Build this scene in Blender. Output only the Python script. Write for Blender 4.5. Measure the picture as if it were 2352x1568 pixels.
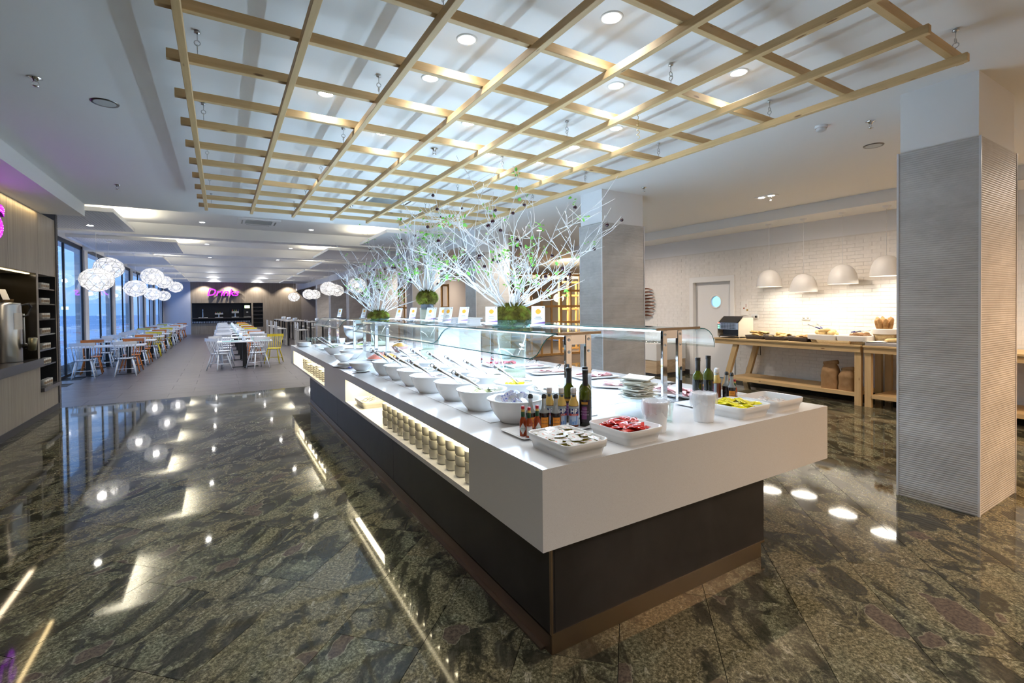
import bpy, bmesh, math, random
from mathutils import Vector, Matrix
R = math.radians; PI = math.pi
for o in list(bpy.data.objects): bpy.data.objects.remove(o, do_unlink=True)
SC = bpy.context.scene
COL = SC.collection

# ---------------------------------------------------------------- camera
cd = bpy.data.cameras.new('camera'); cam = bpy.data.objects.new('camera', cd); COL.objects.link(cam)
SC.camera = cam
cd.sensor_fit = 'HORIZONTAL'; cd.sensor_width = 36.0
cd.lens = 36.0 * 1100.52 / 2352
cd.shift_y = -(784 - 722.19) / 2352
cd.clip_start = 0.05; cd.clip_end = 500
_y, _p, _r = R(31.2258), R(-0.85216), R(-0.61285)
_f = Vector((math.sin(_y) * math.cos(_p), math.cos(_y) * math.cos(_p), math.sin(_p)))
_rt = Vector((math.cos(_y), -math.sin(_y), 0)); _up = _rt.cross(_f)
_r2 = _rt * math.cos(_r) + _up * math.sin(_r); _u2 = _up * math.cos(_r) - _rt * math.sin(_r)
cam.matrix_world = Matrix(((_r2.x, _u2.x, -_f.x, 0), (_r2.y, _u2.y, -_f.y, 0), (_r2.z, _u2.z, -_f.z, 1.62), (0, 0, 0, 1)))

# ---------------------------------------------------------------- world: blue dusk sky
W = bpy.data.worlds.new('dusk'); SC.world = W; W.use_nodes = True
W.node_tree.nodes['Background'].inputs[0].default_value = (0.22, 0.44, 0.88, 1)
W.node_tree.nodes['Background'].inputs[1].default_value = 0.8

# ---------------------------------------------------------------- view
VS = SC.view_settings
VS.view_transform = 'Standard'; VS.look = 'None'; VS.gamma = 1.0; VS.use_curve_mapping = False
VS.exposure = 1.35
CY = SC.cycles
CY.max_bounces = 8; CY.diffuse_bounces = 4; CY.glossy_bounces = 4; CY.transmission_bounces = 6; CY.transparent_max_bounces = 24
CY.sample_clamp_indirect = 4.0; CY.caustics_reflective = False; CY.caustics_refractive = False
CY.use_denoising = True

# light colours
WARM = (1.0, 0.80, 0.56); NEUT = (1.0, 0.90, 0.78); COOL = (0.56, 0.75, 1.0); CEILC = (0.88, 0.93, 1.0)
P_DOWN = 13.0      # each ceiling downlight, W
P_GUARD = 5.2     # each metre of light bar in the food guards, W
P_UP = 4.6         # the same bars upwards
P_NICHE = 2.2      # each metre of light bar in the counter niches, W
P_BALL = 3.6      # each openwork ball lamp, W
P_DOME = 4.5      # each dome pendant over the bread table, W
P_COVE = 10.0      # each metre of ceiling cove, W

def light(kind, name, loc, power, color, parent=None, size=0.1, size_y=None, rot=(0, 0, 0), spot=None, blend=0.5, spread=None):
    l = bpy.data.lights.new(name, kind); o = bpy.data.objects.new(name, l); COL.objects.link(o)
    l.energy = power; l.color = color; o.location = loc; o.rotation_euler = rot
    if kind == 'AREA':
        if size_y is not None: l.shape = 'RECTANGLE'; l.size = size; l.size_y = size_y
        else: l.shape = 'DISK'; l.size = size
        if spread: l.spread = spread
    else:
        l.shadow_soft_size = size
    if kind == 'SPOT':
        l.spot_size = spot; l.spot_blend = blend
    if parent: o.parent = parent
    return o

# ---------------------------------------------------------------- geometry helpers
class G:
    """collects faces; mesh(name) turns them into one mesh datablock"""
    def __init__(s): s.v = []; s.f = []; s.mi = []; s.sm = []
    def add(s, vs, fs, mi=0, sm=False, M=None):
        b = len(s.v)
        s.v += [tuple(M @ Vector(p)) for p in vs] if M else [tuple(p) for p in vs]
        for f in fs: s.f.append(tuple(b + i for i in f)); s.mi.append(mi); s.sm.append(sm)
        return s
    def box(s, x0, y0, z0, x1, y1, z1, mi=0, M=None):
        v = [(x0, y0, z0), (x1, y0, z0), (x1, y1, z0), (x0, y1, z0), (x0, y0, z1), (x1, y0, z1), (x1, y1, z1), (x0, y1, z1)]
        return s.add(v, [(0, 3, 2, 1), (4, 5, 6, 7), (0, 1, 5, 4), (1, 2, 6, 5), (2, 3, 7, 6), (3, 0, 4, 7)], mi, False, M)
    def rbox(s, x0, y0, z0, x1, y1, z1, r=0.004, mi=0, M=None, seg=1):
        bm = bmesh.new(); bmesh.ops.create_cube(bm, size=1)
        for v in bm.verts: v.co = Vector(((x0 + x1) / 2 + v.co.x * (x1 - x0), (y0 + y1) / 2 + v.co.y * (y1 - y0), (z0 + z1) / 2 + v.co.z * (z1 - z0)))
        bmesh.ops.bevel(bm, geom=bm.edges[:] + bm.verts[:], offset=r, segments=seg, affect='EDGES', profile=0.5)
        bm.verts.ensure_lookup_table(); bm.verts.index_update()
        s.add([v.co.copy() for v in bm.verts], [[v.index for v in f.verts] for f in bm.faces], mi, seg > 1, M); bm.free(); return s
    def lathe(s, prof, n=24, mi=0, sm=True, M=None, c=(0, 0, 0), a0=0.0, a1=2 * PI, sx=1.0, sy=1.0):
        full = abs(a1 - a0 - 2 * PI) < 1e-6; k = n if full else n + 1
        vs = [(c[0] + sx * r * math.cos(a0 + (a1 - a0) * i / n), c[1] + sy * r * math.sin(a0 + (a1 - a0) * i / n), c[2] + z) for r, z in prof for i in range(k)]
        fs = []
        for j in range(len(prof) - 1):
            for i in range(n):
                a = j * k + i; b = j * k + (i + 1) % k; fs.append((a, b, b + k, a + k))
        return s.add(vs, fs, mi, sm, M)
    def disc(s, r, z=0, n=24, mi=0, M=None, c=(0, 0), up=True):
        vs = [(c[0] + r * math.cos(2 * PI * i / n), c[1] + r * math.sin(2 * PI * i / n), z) for i in range(n)]
        return s.add(vs, [tuple(range(n)) if up else tuple(range(n - 1, -1, -1))], mi, False, M)
    def tube(s, pts, r, n=8, mi=0, sm=True, cap=True, M=None):
        pts = [Vector(p) for p in pts]; m = len(pts); rs = r if isinstance(r, (list, tuple)) else [r] * m
        vs = []; prev = None
        for i, p in enumerate(pts):
            t = (pts[min(i + 1, m - 1)] - pts[max(i - 1, 0)]).normalized()
            if prev is None:
                a = Vector((0, 0, 1)) if abs(t.z) < 0.9 else Vector((1, 0, 0)); u = t.cross(a).normalized()
            else:
                u = (prev - t * prev.dot(t)); u = u.normalized() if u.length > 1e-6 else t.orthogonal().normalized()
            prev = u; w = t.cross(u)
            for k in range(n):
                an = 2 * PI * k / n; vs.append(p + (u * math.cos(an) + w * math.sin(an)) * rs[i])
        fs = [(i * n + k, i * n + (k + 1) % n, (i + 1) * n + (k + 1) % n, (i + 1) * n + k) for i in range(m - 1) for k in range(n)]
        if cap: fs += [tuple(range(n - 1, -1, -1)), tuple((m - 1) * n + k for k in range(n))]
        return s.add(vs, fs, mi, sm, M)
    def prism(s, poly, h0, h1, axis='z', mi=0, M=None, sm=False):
        def P(a, b, h): return {'z': (a, b, h), 'y': (a, h, b), 'x': (h, a, b)}[axis]
        n = len(poly); vs = [P(a, b, h0) for a, b in poly] + [P(a, b, h1) for a, b in poly]
        fs = [tuple(range(n - 1, -1, -1)), tuple(range(n, 2 * n))]
        b = len(s.v); s.add(vs, fs, mi, False, M)
        s.add(vs, [(i, (i + 1) % n, n + (i + 1) % n, n + i) for i in range(n)], mi, sm, M); return s
    def grid(s, fn, nu, nv, mi=0, sm=True, M=None):
        vs = [fn(i / nu, j / nv) for j in range(nv + 1) for i in range(nu + 1)]
        fs = [(j * (nu + 1) + i, j * (nu + 1) + i + 1, (j + 1) * (nu + 1) + i + 1, (j + 1) * (nu + 1) + i) for j in range(nv) for i in range(nu)]
        return s.add(vs, fs, mi, sm, M)
    def ico(s, r, c=(0, 0, 0), sub=2, mi=0, sm=True, sc=(1, 1, 1), jit=0.0, rnd=None, M=None):
        bm = bmesh.new(); bmesh.ops.create_icosphere(bm, subdivisions=sub, radius=r); bm.verts.index_update()
        vs = []
        for v in bm.verts:
            k = 1 + (rnd.uniform(-jit, jit) if rnd else 0)
            vs.append((c[0] + v.co.x * sc[0] * k, c[1] + v.co.y * sc[1] * k, c[2] + v.co.z * sc[2] * k))
        s.add(vs, [[v.index for v in f.verts] for f in bm.faces], mi, sm, M); bm.free(); return s
    def mesh(s, name, mats):
        me = bpy.data.meshes.new(name); me.from_pydata(s.v, [], s.f)
        for m in (mats if isinstance(mats, (list, tuple)) else [mats]): me.materials.append(m)
        me.polygons.foreach_set('material_index', s.mi); me.polygons.foreach_set('use_smooth', s.sm); me.update()
        return me

def obj(name, g, mats=None, parent=None, loc=None, rot=None, scale=None):
    me = g if isinstance(g, bpy.types.Mesh) else g.mesh(name, mats)
    o = bpy.data.objects.new(name, me); COL.objects.link(o)
    if loc is not None: o.location = loc
    if rot is not None: o.rotation_euler = rot
    if scale is not None: o.scale = scale
    if parent is not None: o.parent = parent
    return o
def tag(o, label, cat, group=None):
    o['label'] = label; o['category'] = cat
    if group: o['group'] = group
    return o
def thing(name, label, cat, loc=(0, 0, 0), rz=0.0, group=None):
    o = bpy.data.objects.new(name, None); COL.objects.link(o); o.empty_display_size = 0.05
    o.location = loc; o.rotation_euler = (0, 0, rz); return tag(o, label, cat, group)
def struct(o): o['kind'] = 'structure'; return o
def stuff(o): o['kind'] = 'stuff'; return o
def dup(root, loc=None, rz=None, label=None, group=None, mats=None):
    def cp(o, par):
        c = o.copy(); COL.objects.link(c); c.parent = par
        for ch in o.children: cp(ch, c)
        return c
    r = cp(root, None)
    if loc is not None: r.location = loc
    if rz is not None: r.rotation_euler = (0, 0, rz)
    if label: r['label'] = label
    if group: r['group'] = group
    return r
def TR(x=0, y=0, z=0, rx=0, ry=0, rz=0, s=1.0):
    return Matrix.Translation((x, y, z)) @ Matrix.Rotation(rz, 4, 'Z') @ Matrix.Rotation(ry, 4, 'Y') @ Matrix.Rotation(rx, 4, 'X') @ Matrix.Scale(s, 4)
ORD = ['first', 'second', 'third', 'fourth', 'fifth', 'sixth', 'seventh', 'eighth', 'ninth', 'tenth', 'eleventh', 'twelfth', 'thirteenth', 'fourteenth', 'fifteenth', 'sixteenth']

def text_geo(body, size=1.0, shear=0.0, extrude=0.0, offset=0.0, align='CENTER', res=3):
    """lettering as vertices and faces in the xy plane (z = thickness)"""
    c = bpy.data.curves.new('lettering', 'FONT'); c.body = body; c.size = size; c.shear = shear; c.extrude = extrude; c.offset = offset
    c.align_x = align; c.align_y = 'CENTER'; c.resolution_u = res
    o = bpy.data.objects.new('lettering', c); COL.objects.link(o)
    dg = bpy.context.evaluated_depsgraph_get(); me = bpy.data.meshes.new_from_object(o.evaluated_get(dg))
    v = [p.co.copy() for p in me.vertices]; f = [tuple(p.vertices) for p in me.polygons]
    bpy.data.objects.remove(o); bpy.data.curves.remove(c); bpy.data.meshes.remove(me)
    return v, f
# ---------------------------------------------------------------- materials (all procedural)
def nm(name):
    m = bpy.data.materials.new(name); m.use_nodes = True; nt = m.node_tree
    return m, nt, nt.nodes['Principled BSDF'], nt.nodes['Material Output']
def setp(b, color=None, rough=None, metal=None, spec=None, trans=None, ior=None, emit=None, es=None, coat=None, alpha=None, sub=None):
    I = b.inputs
    if color is not None: I['Base Color'].default_value = (*color, 1)
    if rough is not None: I['Roughness'].default_value = rough
    if metal is not None: I['Metallic'].default_value = metal
    if spec is not None: I['Specular IOR Level'].default_value = spec
    if trans is not None: I['Transmission Weight'].default_value = trans
    if ior is not None: I['IOR'].default_value = ior
    if emit is not None: I['Emission Color'].default_value = (*emit, 1)
    if es is not None: I['Emission Strength'].default_value = es
    if coat is not None: I['Coat Weight'].default_value = coat
    if alpha is not None: I['Alpha'].default_value = alpha
def plain(name, color, rough=0.5, metal=0.0, spec=0.5, **k):
    m, nt, b, o = nm(name); setp(b, color, rough, metal, spec, **k); return m
def node(nt, t, **kw):
    n = nt.nodes.new(t)
    for k, v in kw.items():
        if k.startswith('i_'):
            key = k[2:]; n.inputs[int(key) if key.isdigit() else key].default_value = v
        else: setattr(n, k, v)
    return n
def ramp(nt, stops, interp='LINEAR'):
    n = nt.nodes.new('ShaderNodeValToRGB'); cr = n.color_ramp; cr.interpolation = interp
    while len(cr.elements) > 1: cr.elements.remove(cr.elements[-1])
    cr.elements[0].position = stops[0][0]; cr.elements[0].color = (*stops[0][1], 1)
    for p, c in stops[1:]:
        e = cr.elements.new(p); e.color = (*c, 1)
    return n
def L(nt, a, b): nt.links.new(a, b)
def mix(nt, fac, a, b, mode='MIX'):
    n = nt.nodes.new('ShaderNodeMix'); n.data_type = 'RGBA'; n.blend_type = mode
    for s, v in ((n.inputs[0], fac), (n.inputs[6], a), (n.inputs[7], b)):
        if hasattr(v, 'is_linked') or hasattr(v, 'links'): nt.links.new(v, s)
        elif isinstance(v, (int, float)): s.default_value = v
        else: s.default_value = (*v, 1)
    return n.outputs[2]
def coords(nt, scale=(1, 1, 1), rot=(0, 0, 0), kind='Object', rand=0.0):
    tc = nt.nodes.new('ShaderNodeTexCoord'); mp = nt.nodes.new('ShaderNodeMapping')
    mp.inputs['Scale'].default_value = scale; mp.inputs['Rotation'].default_value = rot
    L(nt, tc.outputs[kind], mp.inputs[0])
    if rand:
        oi = nt.nodes.new('ShaderNodeObjectInfo'); mu = nt.nodes.new('ShaderNodeVectorMath'); mu.operation = 'SCALE'
        mu.inputs[0].default_value = (rand, rand * 1.7, rand * 0.6); L(nt, oi.outputs['Random'], mu.inputs['Scale'])
        L(nt, mu.outputs[0], mp.inputs['Location'])
    return mp.outputs[0]
def noise(nt, vec, scale, detail=4, rough=0.5, dist=0.0):
    n = node(nt, 'ShaderNodeTexNoise'); n.inputs['Scale'].default_value = scale; n.inputs['Detail'].default_value = detail
    n.inputs['Roughness'].default_value = rough; n.inputs['Distortion'].default_value = dist; L(nt, vec, n.inputs['Vector']); return n.outputs[0]
def bump(nt, b, h, strength=0.2, dist=0.01):
    n = node(nt, 'ShaderNodeBump'); n.inputs['Strength'].default_value = strength; n.inputs['Distance'].default_value = dist
    L(nt, h, n.inputs['Height']); L(nt, n.outputs[0], b.inputs['Normal'])
def speckled(name, base, dark, light_, scale=260, rough=0.2, amount=0.25, big=None):
    m, nt, b, o = nm(name); v = coords(nt)
    r = ramp(nt, [(0.0, dark), (0.36, dark), (0.42, base), (0.60, base), (0.68, light_)]); L(nt, noise(nt, v, scale, 2, 0.6), r.inputs[0])
    c = mix(nt, amount, base, r.outputs[0])
    if big:
        r2 = ramp(nt, [(0.35, (0.9, 0.9, 0.9)), (0.7, (1, 1, 1))]); L(nt, noise(nt, v, big, 4), r2.inputs[0]); c = mix(nt, 1.0, c, r2.outputs[0], 'MULTIPLY')
    L(nt, c, b.inputs['Base Color']); setp(b, rough=rough); return m
def grainy(name, dark, lite, scale=(1, 1, 1), freq=8.0, rough=0.5, knots=None, rand=0.0, spec=0.4, contrast=(0.3, 0.7)):
    m, nt, b, o = nm(name); v = coords(nt, scale, rand=rand)
    r = ramp(nt, [(contrast[0], dark), (contrast[1], lite)]); n1 = noise(nt, v, freq, 5, 0.6, 0.4); L(nt, n1, r.inputs[0]); c = r.outputs[0]
    if knots:
        v2 = coords(nt, knots[0], rand=rand); vo = node(nt, 'ShaderNodeTexVoronoi'); vo.inputs['Scale'].default_value = 1.0; L(nt, v2, vo.inputs['Vector'])
        r2 = ramp(nt, [(0.0, (1, 1, 1)), (knots[1] * 0.6, (1, 1, 1)), (knots[1], (0, 0, 0))]); L(nt, vo.outputs['Distance'], r2.inputs[0])
        c = mix(nt, r2.outputs[0], c, knots[2])
    L(nt, c, b.inputs['Base Color']); setp(b, rough=rough, spec=spec); bump(nt, b, n1, 0.08, 0.002); return m
def glassy(name, tint=(0.93, 0.985, 0.97), f0=0.045, rough=0.02, mult=1.0):
    """clear sheet: lets light straight through, mirrors more at grazing angles (Schlick), the same from both faces"""
    m, nt, b, o = nm(name); nt.nodes.remove(b)
    t = node(nt, 'ShaderNodeBsdfTransparent'); t.inputs[0].default_value = (*tint, 1)
    g = node(nt, 'ShaderNodeBsdfGlossy'); g.inputs['Roughness'].default_value = rough; g.inputs[0].default_value = (1, 1, 1, 1)
    lw = node(nt, 'ShaderNodeLayerWeight'); lw.inputs[0].default_value = 0.5
    pw = node(nt, 'ShaderNodeMath', operation='POWER'); pw.inputs[1].default_value = 5.0; L(nt, lw.outputs['Facing'], pw.inputs[0])
    mu = node(nt, 'ShaderNodeMath', operation='MULTIPLY_ADD'); mu.inputs[1].default_value = (1 - f0) * mult; mu.inputs[2].default_value = f0 * mult; mu.use_clamp = True; L(nt, pw.outputs[0], mu.inputs[0])
    mx = node(nt, 'ShaderNodeMixShader'); L(nt, mu.outputs[0], mx.inputs[0]); L(nt, t.outputs[0], mx.inputs[1]); L(nt, g.outputs[0], mx.inputs[2])
    L(nt, mx.outputs[0], o.inputs[0]); return m
def glow(name, color, strength): return plain(name, (0.8, 0.8, 0.8), 0.5, emit=color, es=strength)

M = {}
# polished conglomerate granite
def granite():
    m, nt, b, o = nm('granite'); v = coords(nt, (1, 1, 1), rand=37.0); vs = coords(nt, (1.0, 1.75, 1.0), (0, 0, 0.25), rand=37.0)
    warp = noise(nt, v, 2.6, 4, 0.55); wv = node(nt, 'ShaderNodeVectorMath', operation='MULTIPLY_ADD')
    wv.inputs[1].default_value = (0.6, 0.6, 0.6); cmb = node(nt, 'ShaderNodeCombineXYZ'); L(nt, warp, cmb.inputs[0]); L(nt, warp, cmb.inputs[1])
    L(nt, cmb.outputs[0], wv.inputs[0]); L(nt, vs, wv.inputs[2]); w = wv.outputs[0]
    def mul(a, b):
        n = node(nt, 'ShaderNodeMath', operation='MULTIPLY')
        for k, x in enumerate((a, b)):
            if isinstance(x, (int, float)): n.inputs[k].default_value = x
            else: L(nt, x, n.inputs[k])
        return n.outputs[0]
    fine = noise(nt, v, 62, 4, 0.62); grain = noise(nt, v, 150, 2, 0.5); big = noise(nt, w, 1.3, 4, 0.6); band = noise(nt, w, 2.6, 6, 0.6, 1.2); mid = noise(nt, w, 12, 5, 0.7)
    sp = ramp(nt, [(0.30, (0.040, 0.041, 0.028)), (0.44, (0.095, 0.094, 0.066)), (0.54, (0.155, 0.150, 0.110)), (0.66, (0.26, 0.25, 0.19))]); L(nt, fine, sp.inputs[0])
    gr = ramp(nt, [(0.35, (0.55, 0.55, 0.50)), (0.65, (1.25, 1.22, 1.15))]); L(nt, grain, gr.inputs[0]); c = mix(nt, 1.0, sp.outputs[0], gr.outputs[0], 'MULTIPLY')
    tn = ramp(nt, [(0.40, (0.94, 1.0, 0.95)), (0.60, (1.05, 0.97, 0.84))]); L(nt, big, tn.inputs[0]); c = mix(nt, 1.0, c, tn.outputs[0], 'MULTIPLY')
    dk = ramp(nt, [(0.28, (0.010, 0.011, 0.008)), (0.55, (0.034, 0.033, 0.024)), (0.75, (0.085, 0.078, 0.056))]); L(nt, mid, dk.inputs[0])
    msk = ramp(nt, [(0.44, (1, 1, 1)), (0.52, (0, 0, 0))]); L(nt, band, msk.inputs[0]); c = mix(nt, mul(msk.outputs[0], 0.92), c, dk.outputs[0])
    vein = ramp(nt, [(0.505, (0, 0, 0)), (0.525, (1, 1, 1)), (0.55, (0, 0, 0))]); L(nt, band, vein.inputs[0])
    vsel = ramp(nt, [(0.55, (0, 0, 0)), (0.64, (1, 1, 1))]); L(nt, mid, vsel.inputs[0]); c = mix(nt, mul(mul(vein.outputs[0], vsel.outputs[0]), 0.6), c, (0.50, 0.47, 0.37))
    vo = node(nt, 'ShaderNodeTexVoronoi'); vo.inputs['Scale'].default_value = 2.7; L(nt, w, vo.inputs['Vector'])
    sel = node(nt, 'ShaderNodeSeparateColor'); L(nt, vo.outputs['Color'], sel.inputs[0])
    st = node(nt, 'ShaderNodeMath', operation='GREATER_THAN'); st.inputs[1].default_value = 0.66; L(nt, sel.outputs[0], st.inputs[0])
    dj = node(nt, 'ShaderNodeMath', operation='MULTIPLY_ADD'); dj.inputs[1].default_value = 0.22; L(nt, mid, dj.inputs[0]); L(nt, vo.outputs['Distance'], dj.inputs[2])
    inn = ramp(nt, [(0.37, (1, 1, 1)), (0.39, (0, 0, 0))]); L(nt, dj.outputs[0], inn.inputs[0])
    rim = ramp(nt, [(0.365, (0, 0, 0)), (0.385, (1, 1, 1)), (0.405, (0, 0, 0))]); L(nt, dj.outputs[0], rim.inputs[0])
    peb = ramp(nt, [(0.3, (0.040, 0.032, 0.026)), (0.7, (0.135, 0.105, 0.080))]); L(nt, fine, peb.inputs[0])
    c = mix(nt, mul(st.outputs[0], inn.outputs[0]), c, peb.outputs[0]); c = mix(nt, mul(mul(st.outputs[0], rim.outputs[0]), 0.55), c, (0.30, 0.28, 0.20))
    L(nt, c, b.inputs['Base Color']); setp(b, rough=0.045, spec=0.30); return m
M['granite'] = granite()
M['grout'] = plain('grout', (0.03, 0.028, 0.024), 0.8)
def dark_tile():
    m, nt, b, o = nm('dark_tile'); v = coords(nt, (1, 3.0, 1), rand=21.0)
    r = ramp(nt, [(0.3, (0.060, 0.052, 0.056)), (0.7, (0.105, 0.092, 0.094))]); L(nt, noise(nt, v, 3.0, 6, 0.6), r.inputs[0])
    L(nt, r.outputs[0], b.inputs['Base Color']); setp(b, rough=0.34, spec=0.45); return m
M['dark_tile'] = dark_tile()
M['white'] = plain('white_paint', (0.80, 0.80, 0.80), 0.85, spec=0.2)
M['whitewall'] = plain('white_wall_paint', (0.78, 0.78, 0.79), 0.8, spec=0.2)
M['beigewall'] = plain('beige_wall_paint', (0.46, 0.40, 0.35), 0.8, spec=0.2)
M['raft'] = plain('white_acoustic_panel', (0.72, 0.73, 0.76), 0.8, spec=0.2)
M['laminate'] = grainy('wood_laminate', (0.26, 0.215, 0.165), (0.40, 0.345, 0.275), (9, 9, 0.35), 3.0, 0.45, contrast=(0.25, 0.75))
M['laminate_x'] = grainy('pale_wood_laminate', (0.36, 0.26, 0.165), (0.56, 0.43, 0.29), (7, 0.5, 14), 1.6, 0.4, contrast=(0.3, 0.7))
for ax, sc, kn in (('x', (0.9, 14, 14), (2.2, 9, 9)), ('y', (14, 0.9, 14), (9, 2.2, 9)), ('z', (14, 14, 0.9), (9, 9, 2.2))):
    M['pine_' + ax] = grainy('pine_' + ax, (0.50, 0.335, 0.155), (0.66, 0.475, 0.245), sc, 2.4, 0.55, knots=(kn, 0.085, (0.20, 0.105, 0.04)), rand=9.0, contrast=(0.25, 0.8))
M['oak'] = grainy('honey_wood', (0.42, 0.225, 0.075), (0.55, 0.33, 0.125), (8, 8, 1), 3.0, 0.5, rand=5.0)
M['coltile'] = grainy('ribbed_tile', (0.40, 0.385, 0.37), (0.53, 0.515, 0.50), (1.4, 1.4, 2.6), 2.2, 0.5, spec=0.4, contrast=(0.3, 0.7))
M['brick'] = grainy('white_brick', (0.72, 0.69, 0.65), (0.80, 0.775, 0.74), (4, 4, 4), 3.0, 0.35, rand=7.0, spec=0.5)
M['mortar'] = plain('white_mortar', (0.70, 0.675, 0.645), 0.8)
M['quartz'] = speckled('quartz_stone', (0.68, 0.675, 0.67), (0.50, 0.48, 0.46), (0.80, 0.80, 0.80), 380, 0.22, 0.4)
M['glossypanel'] = speckled('gloss_stone_panel', (0.80, 0.80, 0.80), (0.66, 0.66, 0.67), (0.86, 0.86, 0.86), 14, 0.12, 0.5)
M['darkpanel'] = grainy('dark_laminate', (0.014, 0.0125, 0.012), (0.032, 0.029, 0.028), (1.4, 1.4, 1.0), 2.5, 0.42, spec=0.4)
M['bronze'] = plain('brushed_bronze', (0.34, 0.26, 0.18), 0.35, 1.0)
M['bronzedark'] = plain('dark_bronze', (0.22, 0.17, 0.13), 0.4, 1.0)
M['chrome'] = plain('chrome', (0.70, 0.71, 0.73), 0.05, 1.0)
M['steel'] = plain('brushed_steel', (0.55, 0.56, 0.57), 0.28, 1.0)
M['darksteel'] = plain('dark_steel', (0.16, 0.155, 0.15), 0.3, 1.0)
M['black'] = plain('black_plastic', (0.012, 0.012, 0.013), 0.35)
M['blackmatte'] = plain('black_matte', (0.016, 0.015, 0.015), 0.6)
M['darkstone'] = plain('dark_stone', (0.075, 0.068, 0.07), 0.2)
M['darkbase'] = plain('dark_skirting', (0.05, 0.045, 0.045), 0.5)
M['porcelain'] = plain('white_porcelain', (0.80, 0.80, 0.79), 0.12)
M['creamware'] = plain('cream_stoneware', (0.55, 0.53, 0.46), 0.25)
M['mugwhite'] = plain('mug_glaze', (0.66, 0.60, 0.52), 0.2)
M['mugprint'] = plain('mug_brown_print', (0.30, 0.20, 0.12), 0.4)
M['chairwhite'] = plain('chair_white_lacquer', (0.70, 0.72, 0.76), 0.35)
M['chairorange'] = plain('chair_orange_lacquer', (0.62, 0.19, 0.035), 0.35)
M['chairyellow'] = plain('chair_yellow_lacquer', (0.74, 0.58, 0.03), 0.35)
M['tablewhite'] = plain('table_white_laminate', (0.74, 0.76, 0.80), 0.3)
M['glass'] = glassy('clear_glass')
M['guardglass'] = glassy('guard_glass', (0.93, 0.97, 0.965), 0.11, 0.015, 0.95)
M['acrylic'] = glassy('clear_acrylic', (0.93, 0.95, 0.97), 0.05, 0.03, 1.0)
M['windowglass'] = glassy('window_glass', (0.95, 0.98, 1.0), 0.05, 0.01, 0.55)
M['glassedge'] = plain('green_glass_edge', (0.010, 0.16, 0.165), 0.15, spec=0.6)
M['bulb'] = glow('bulb_glow', (1.0, 0.95, 0.90), 6.0)
M['led_down'] = glow('downlight_glow', (1.0, 0.96, 0.90), 30.0)
M['led_warm'] = glow('led_warm_glow', (1.0, 0.86, 0.55), 2.2)
M['cove'] = glow('cove_strip_glow', (1.0, 0.88, 0.60), 1.2)
M['led_cool'] = glow('led_cool_glow', (0.80, 0.90, 1.0), 3.0)
M['neon'] = plain('neon_purple', (0.16, 0.0, 0.24), 0.5, emit=(0.55, 0.015, 0.95), es=0.75)
M['neonbulb'] = glow('neon_bulb', (0.80, 0.30, 1.0), 0.8)
M['neonside'] = plain('purple_letter_side', (0.30, 0.015, 0.42), 0.4)
M['ballwire'] = plain('white_lamp_lattice', (0.86, 0.86, 0.86), 0.4, emit=(1, 0.95, 0.9), es=0.05)
M['domewhite'] = plain('dome_white_enamel', (0.72, 0.70, 0.67), 0.45)
M['paper'] = plain('white_paper', (0.78, 0.77, 0.74), 0.8)
M['cardback'] = plain('card_paper', (0.72, 0.69, 0.64), 0.7)
M['orangeink'] = plain('orange_ink', (0.80, 0.36, 0.03), 0.6)
M['purpleink'] = plain('purple_ink', (0.23, 0.10, 0.36), 0.6)
M['greyink'] = plain('grey_ink', (0.30, 0.29, 0.28), 0.7)
M['napkin'] = plain('paper_napkin', (0.74, 0.75, 0.68), 0.9)
def film_bag():
    m, nt, b, o = nm('thin_plastic_film'); setp(b, (0.86, 0.87, 0.90), 0.25, spec=0.5)
    t = node(nt, 'ShaderNodeBsdfTransparent'); mx = node(nt, 'ShaderNodeMixShader'); mx.inputs[0].default_value = 0.34
    L(nt, t.outputs[0], mx.inputs[1]); L(nt, b.outputs[0], mx.inputs[2]); L(nt, mx.outputs[0], o.inputs[0]); return m
M['bag'] = film_bag()
M['pail'] = plain('white_pail', (0.82, 0.83, 0.85), 0.35)
M['kraft'] = grainy('kraft_paper', (0.26, 0.145, 0.06), (0.36, 0.215, 0.10), (3, 3, 3), 4, 0.7)
M['branch'] = plain('white_painted_twig', (0.78, 0.78, 0.80), 0.6)
M['leaf'] = plain('fresh_leaf', (0.14, 0.44, 0.03), 0.45)
M['bauble'] = plain('dark_bauble', (0.035, 0.008, 0.016), 0.15)
def moss():
    m, nt, b, o = nm('moss'); v = coords(nt)
    r = ramp(nt, [(0.30, (0.05, 0.035, 0.012)), (0.5, (0.13, 0.125, 0.02)), (0.66, (0.20, 0.27, 0.04)), (0.8, (0.30, 0.36, 0.07))]); L(nt, noise(nt, v, 9, 4, 0.6), r.inputs[0])
    L(nt, r.outputs[0], b.inputs['Base Color']); setp(b, rough=0.9, spec=0.1); return m
M['moss'] = moss()
M['rice'] = speckled('pale_seed_fill', (0.52, 0.50, 0.38), (0.34, 0.32, 0.22), (0.66, 0.64, 0.52), 160, 0.8, 0.8)
M['wicker'] = grainy('wicker', (0.46, 0.33, 0.16), (0.66, 0.50, 0.27), (30, 30, 60), 2.0, 0.6)
M['wickerdark'] = grainy('dark_wicker', (0.018, 0.012, 0.008), (0.07, 0.045, 0.028), (30, 30, 60), 2.0, 0.5)
M['linen'] = plain('white_linen', (0.74, 0.71, 0.66), 0.9)
M['bread'] = grainy('bread_crust', (0.33, 0.155, 0.05), (0.56, 0.34, 0.14), (6, 6, 6), 3.0, 0.7, rand=5)
M['breadpale'] = grainy('pale_roll', (0.66, 0.43, 0.15), (0.78, 0.60, 0.30), (6, 6, 6), 3.0, 0.6, rand=5)
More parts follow.
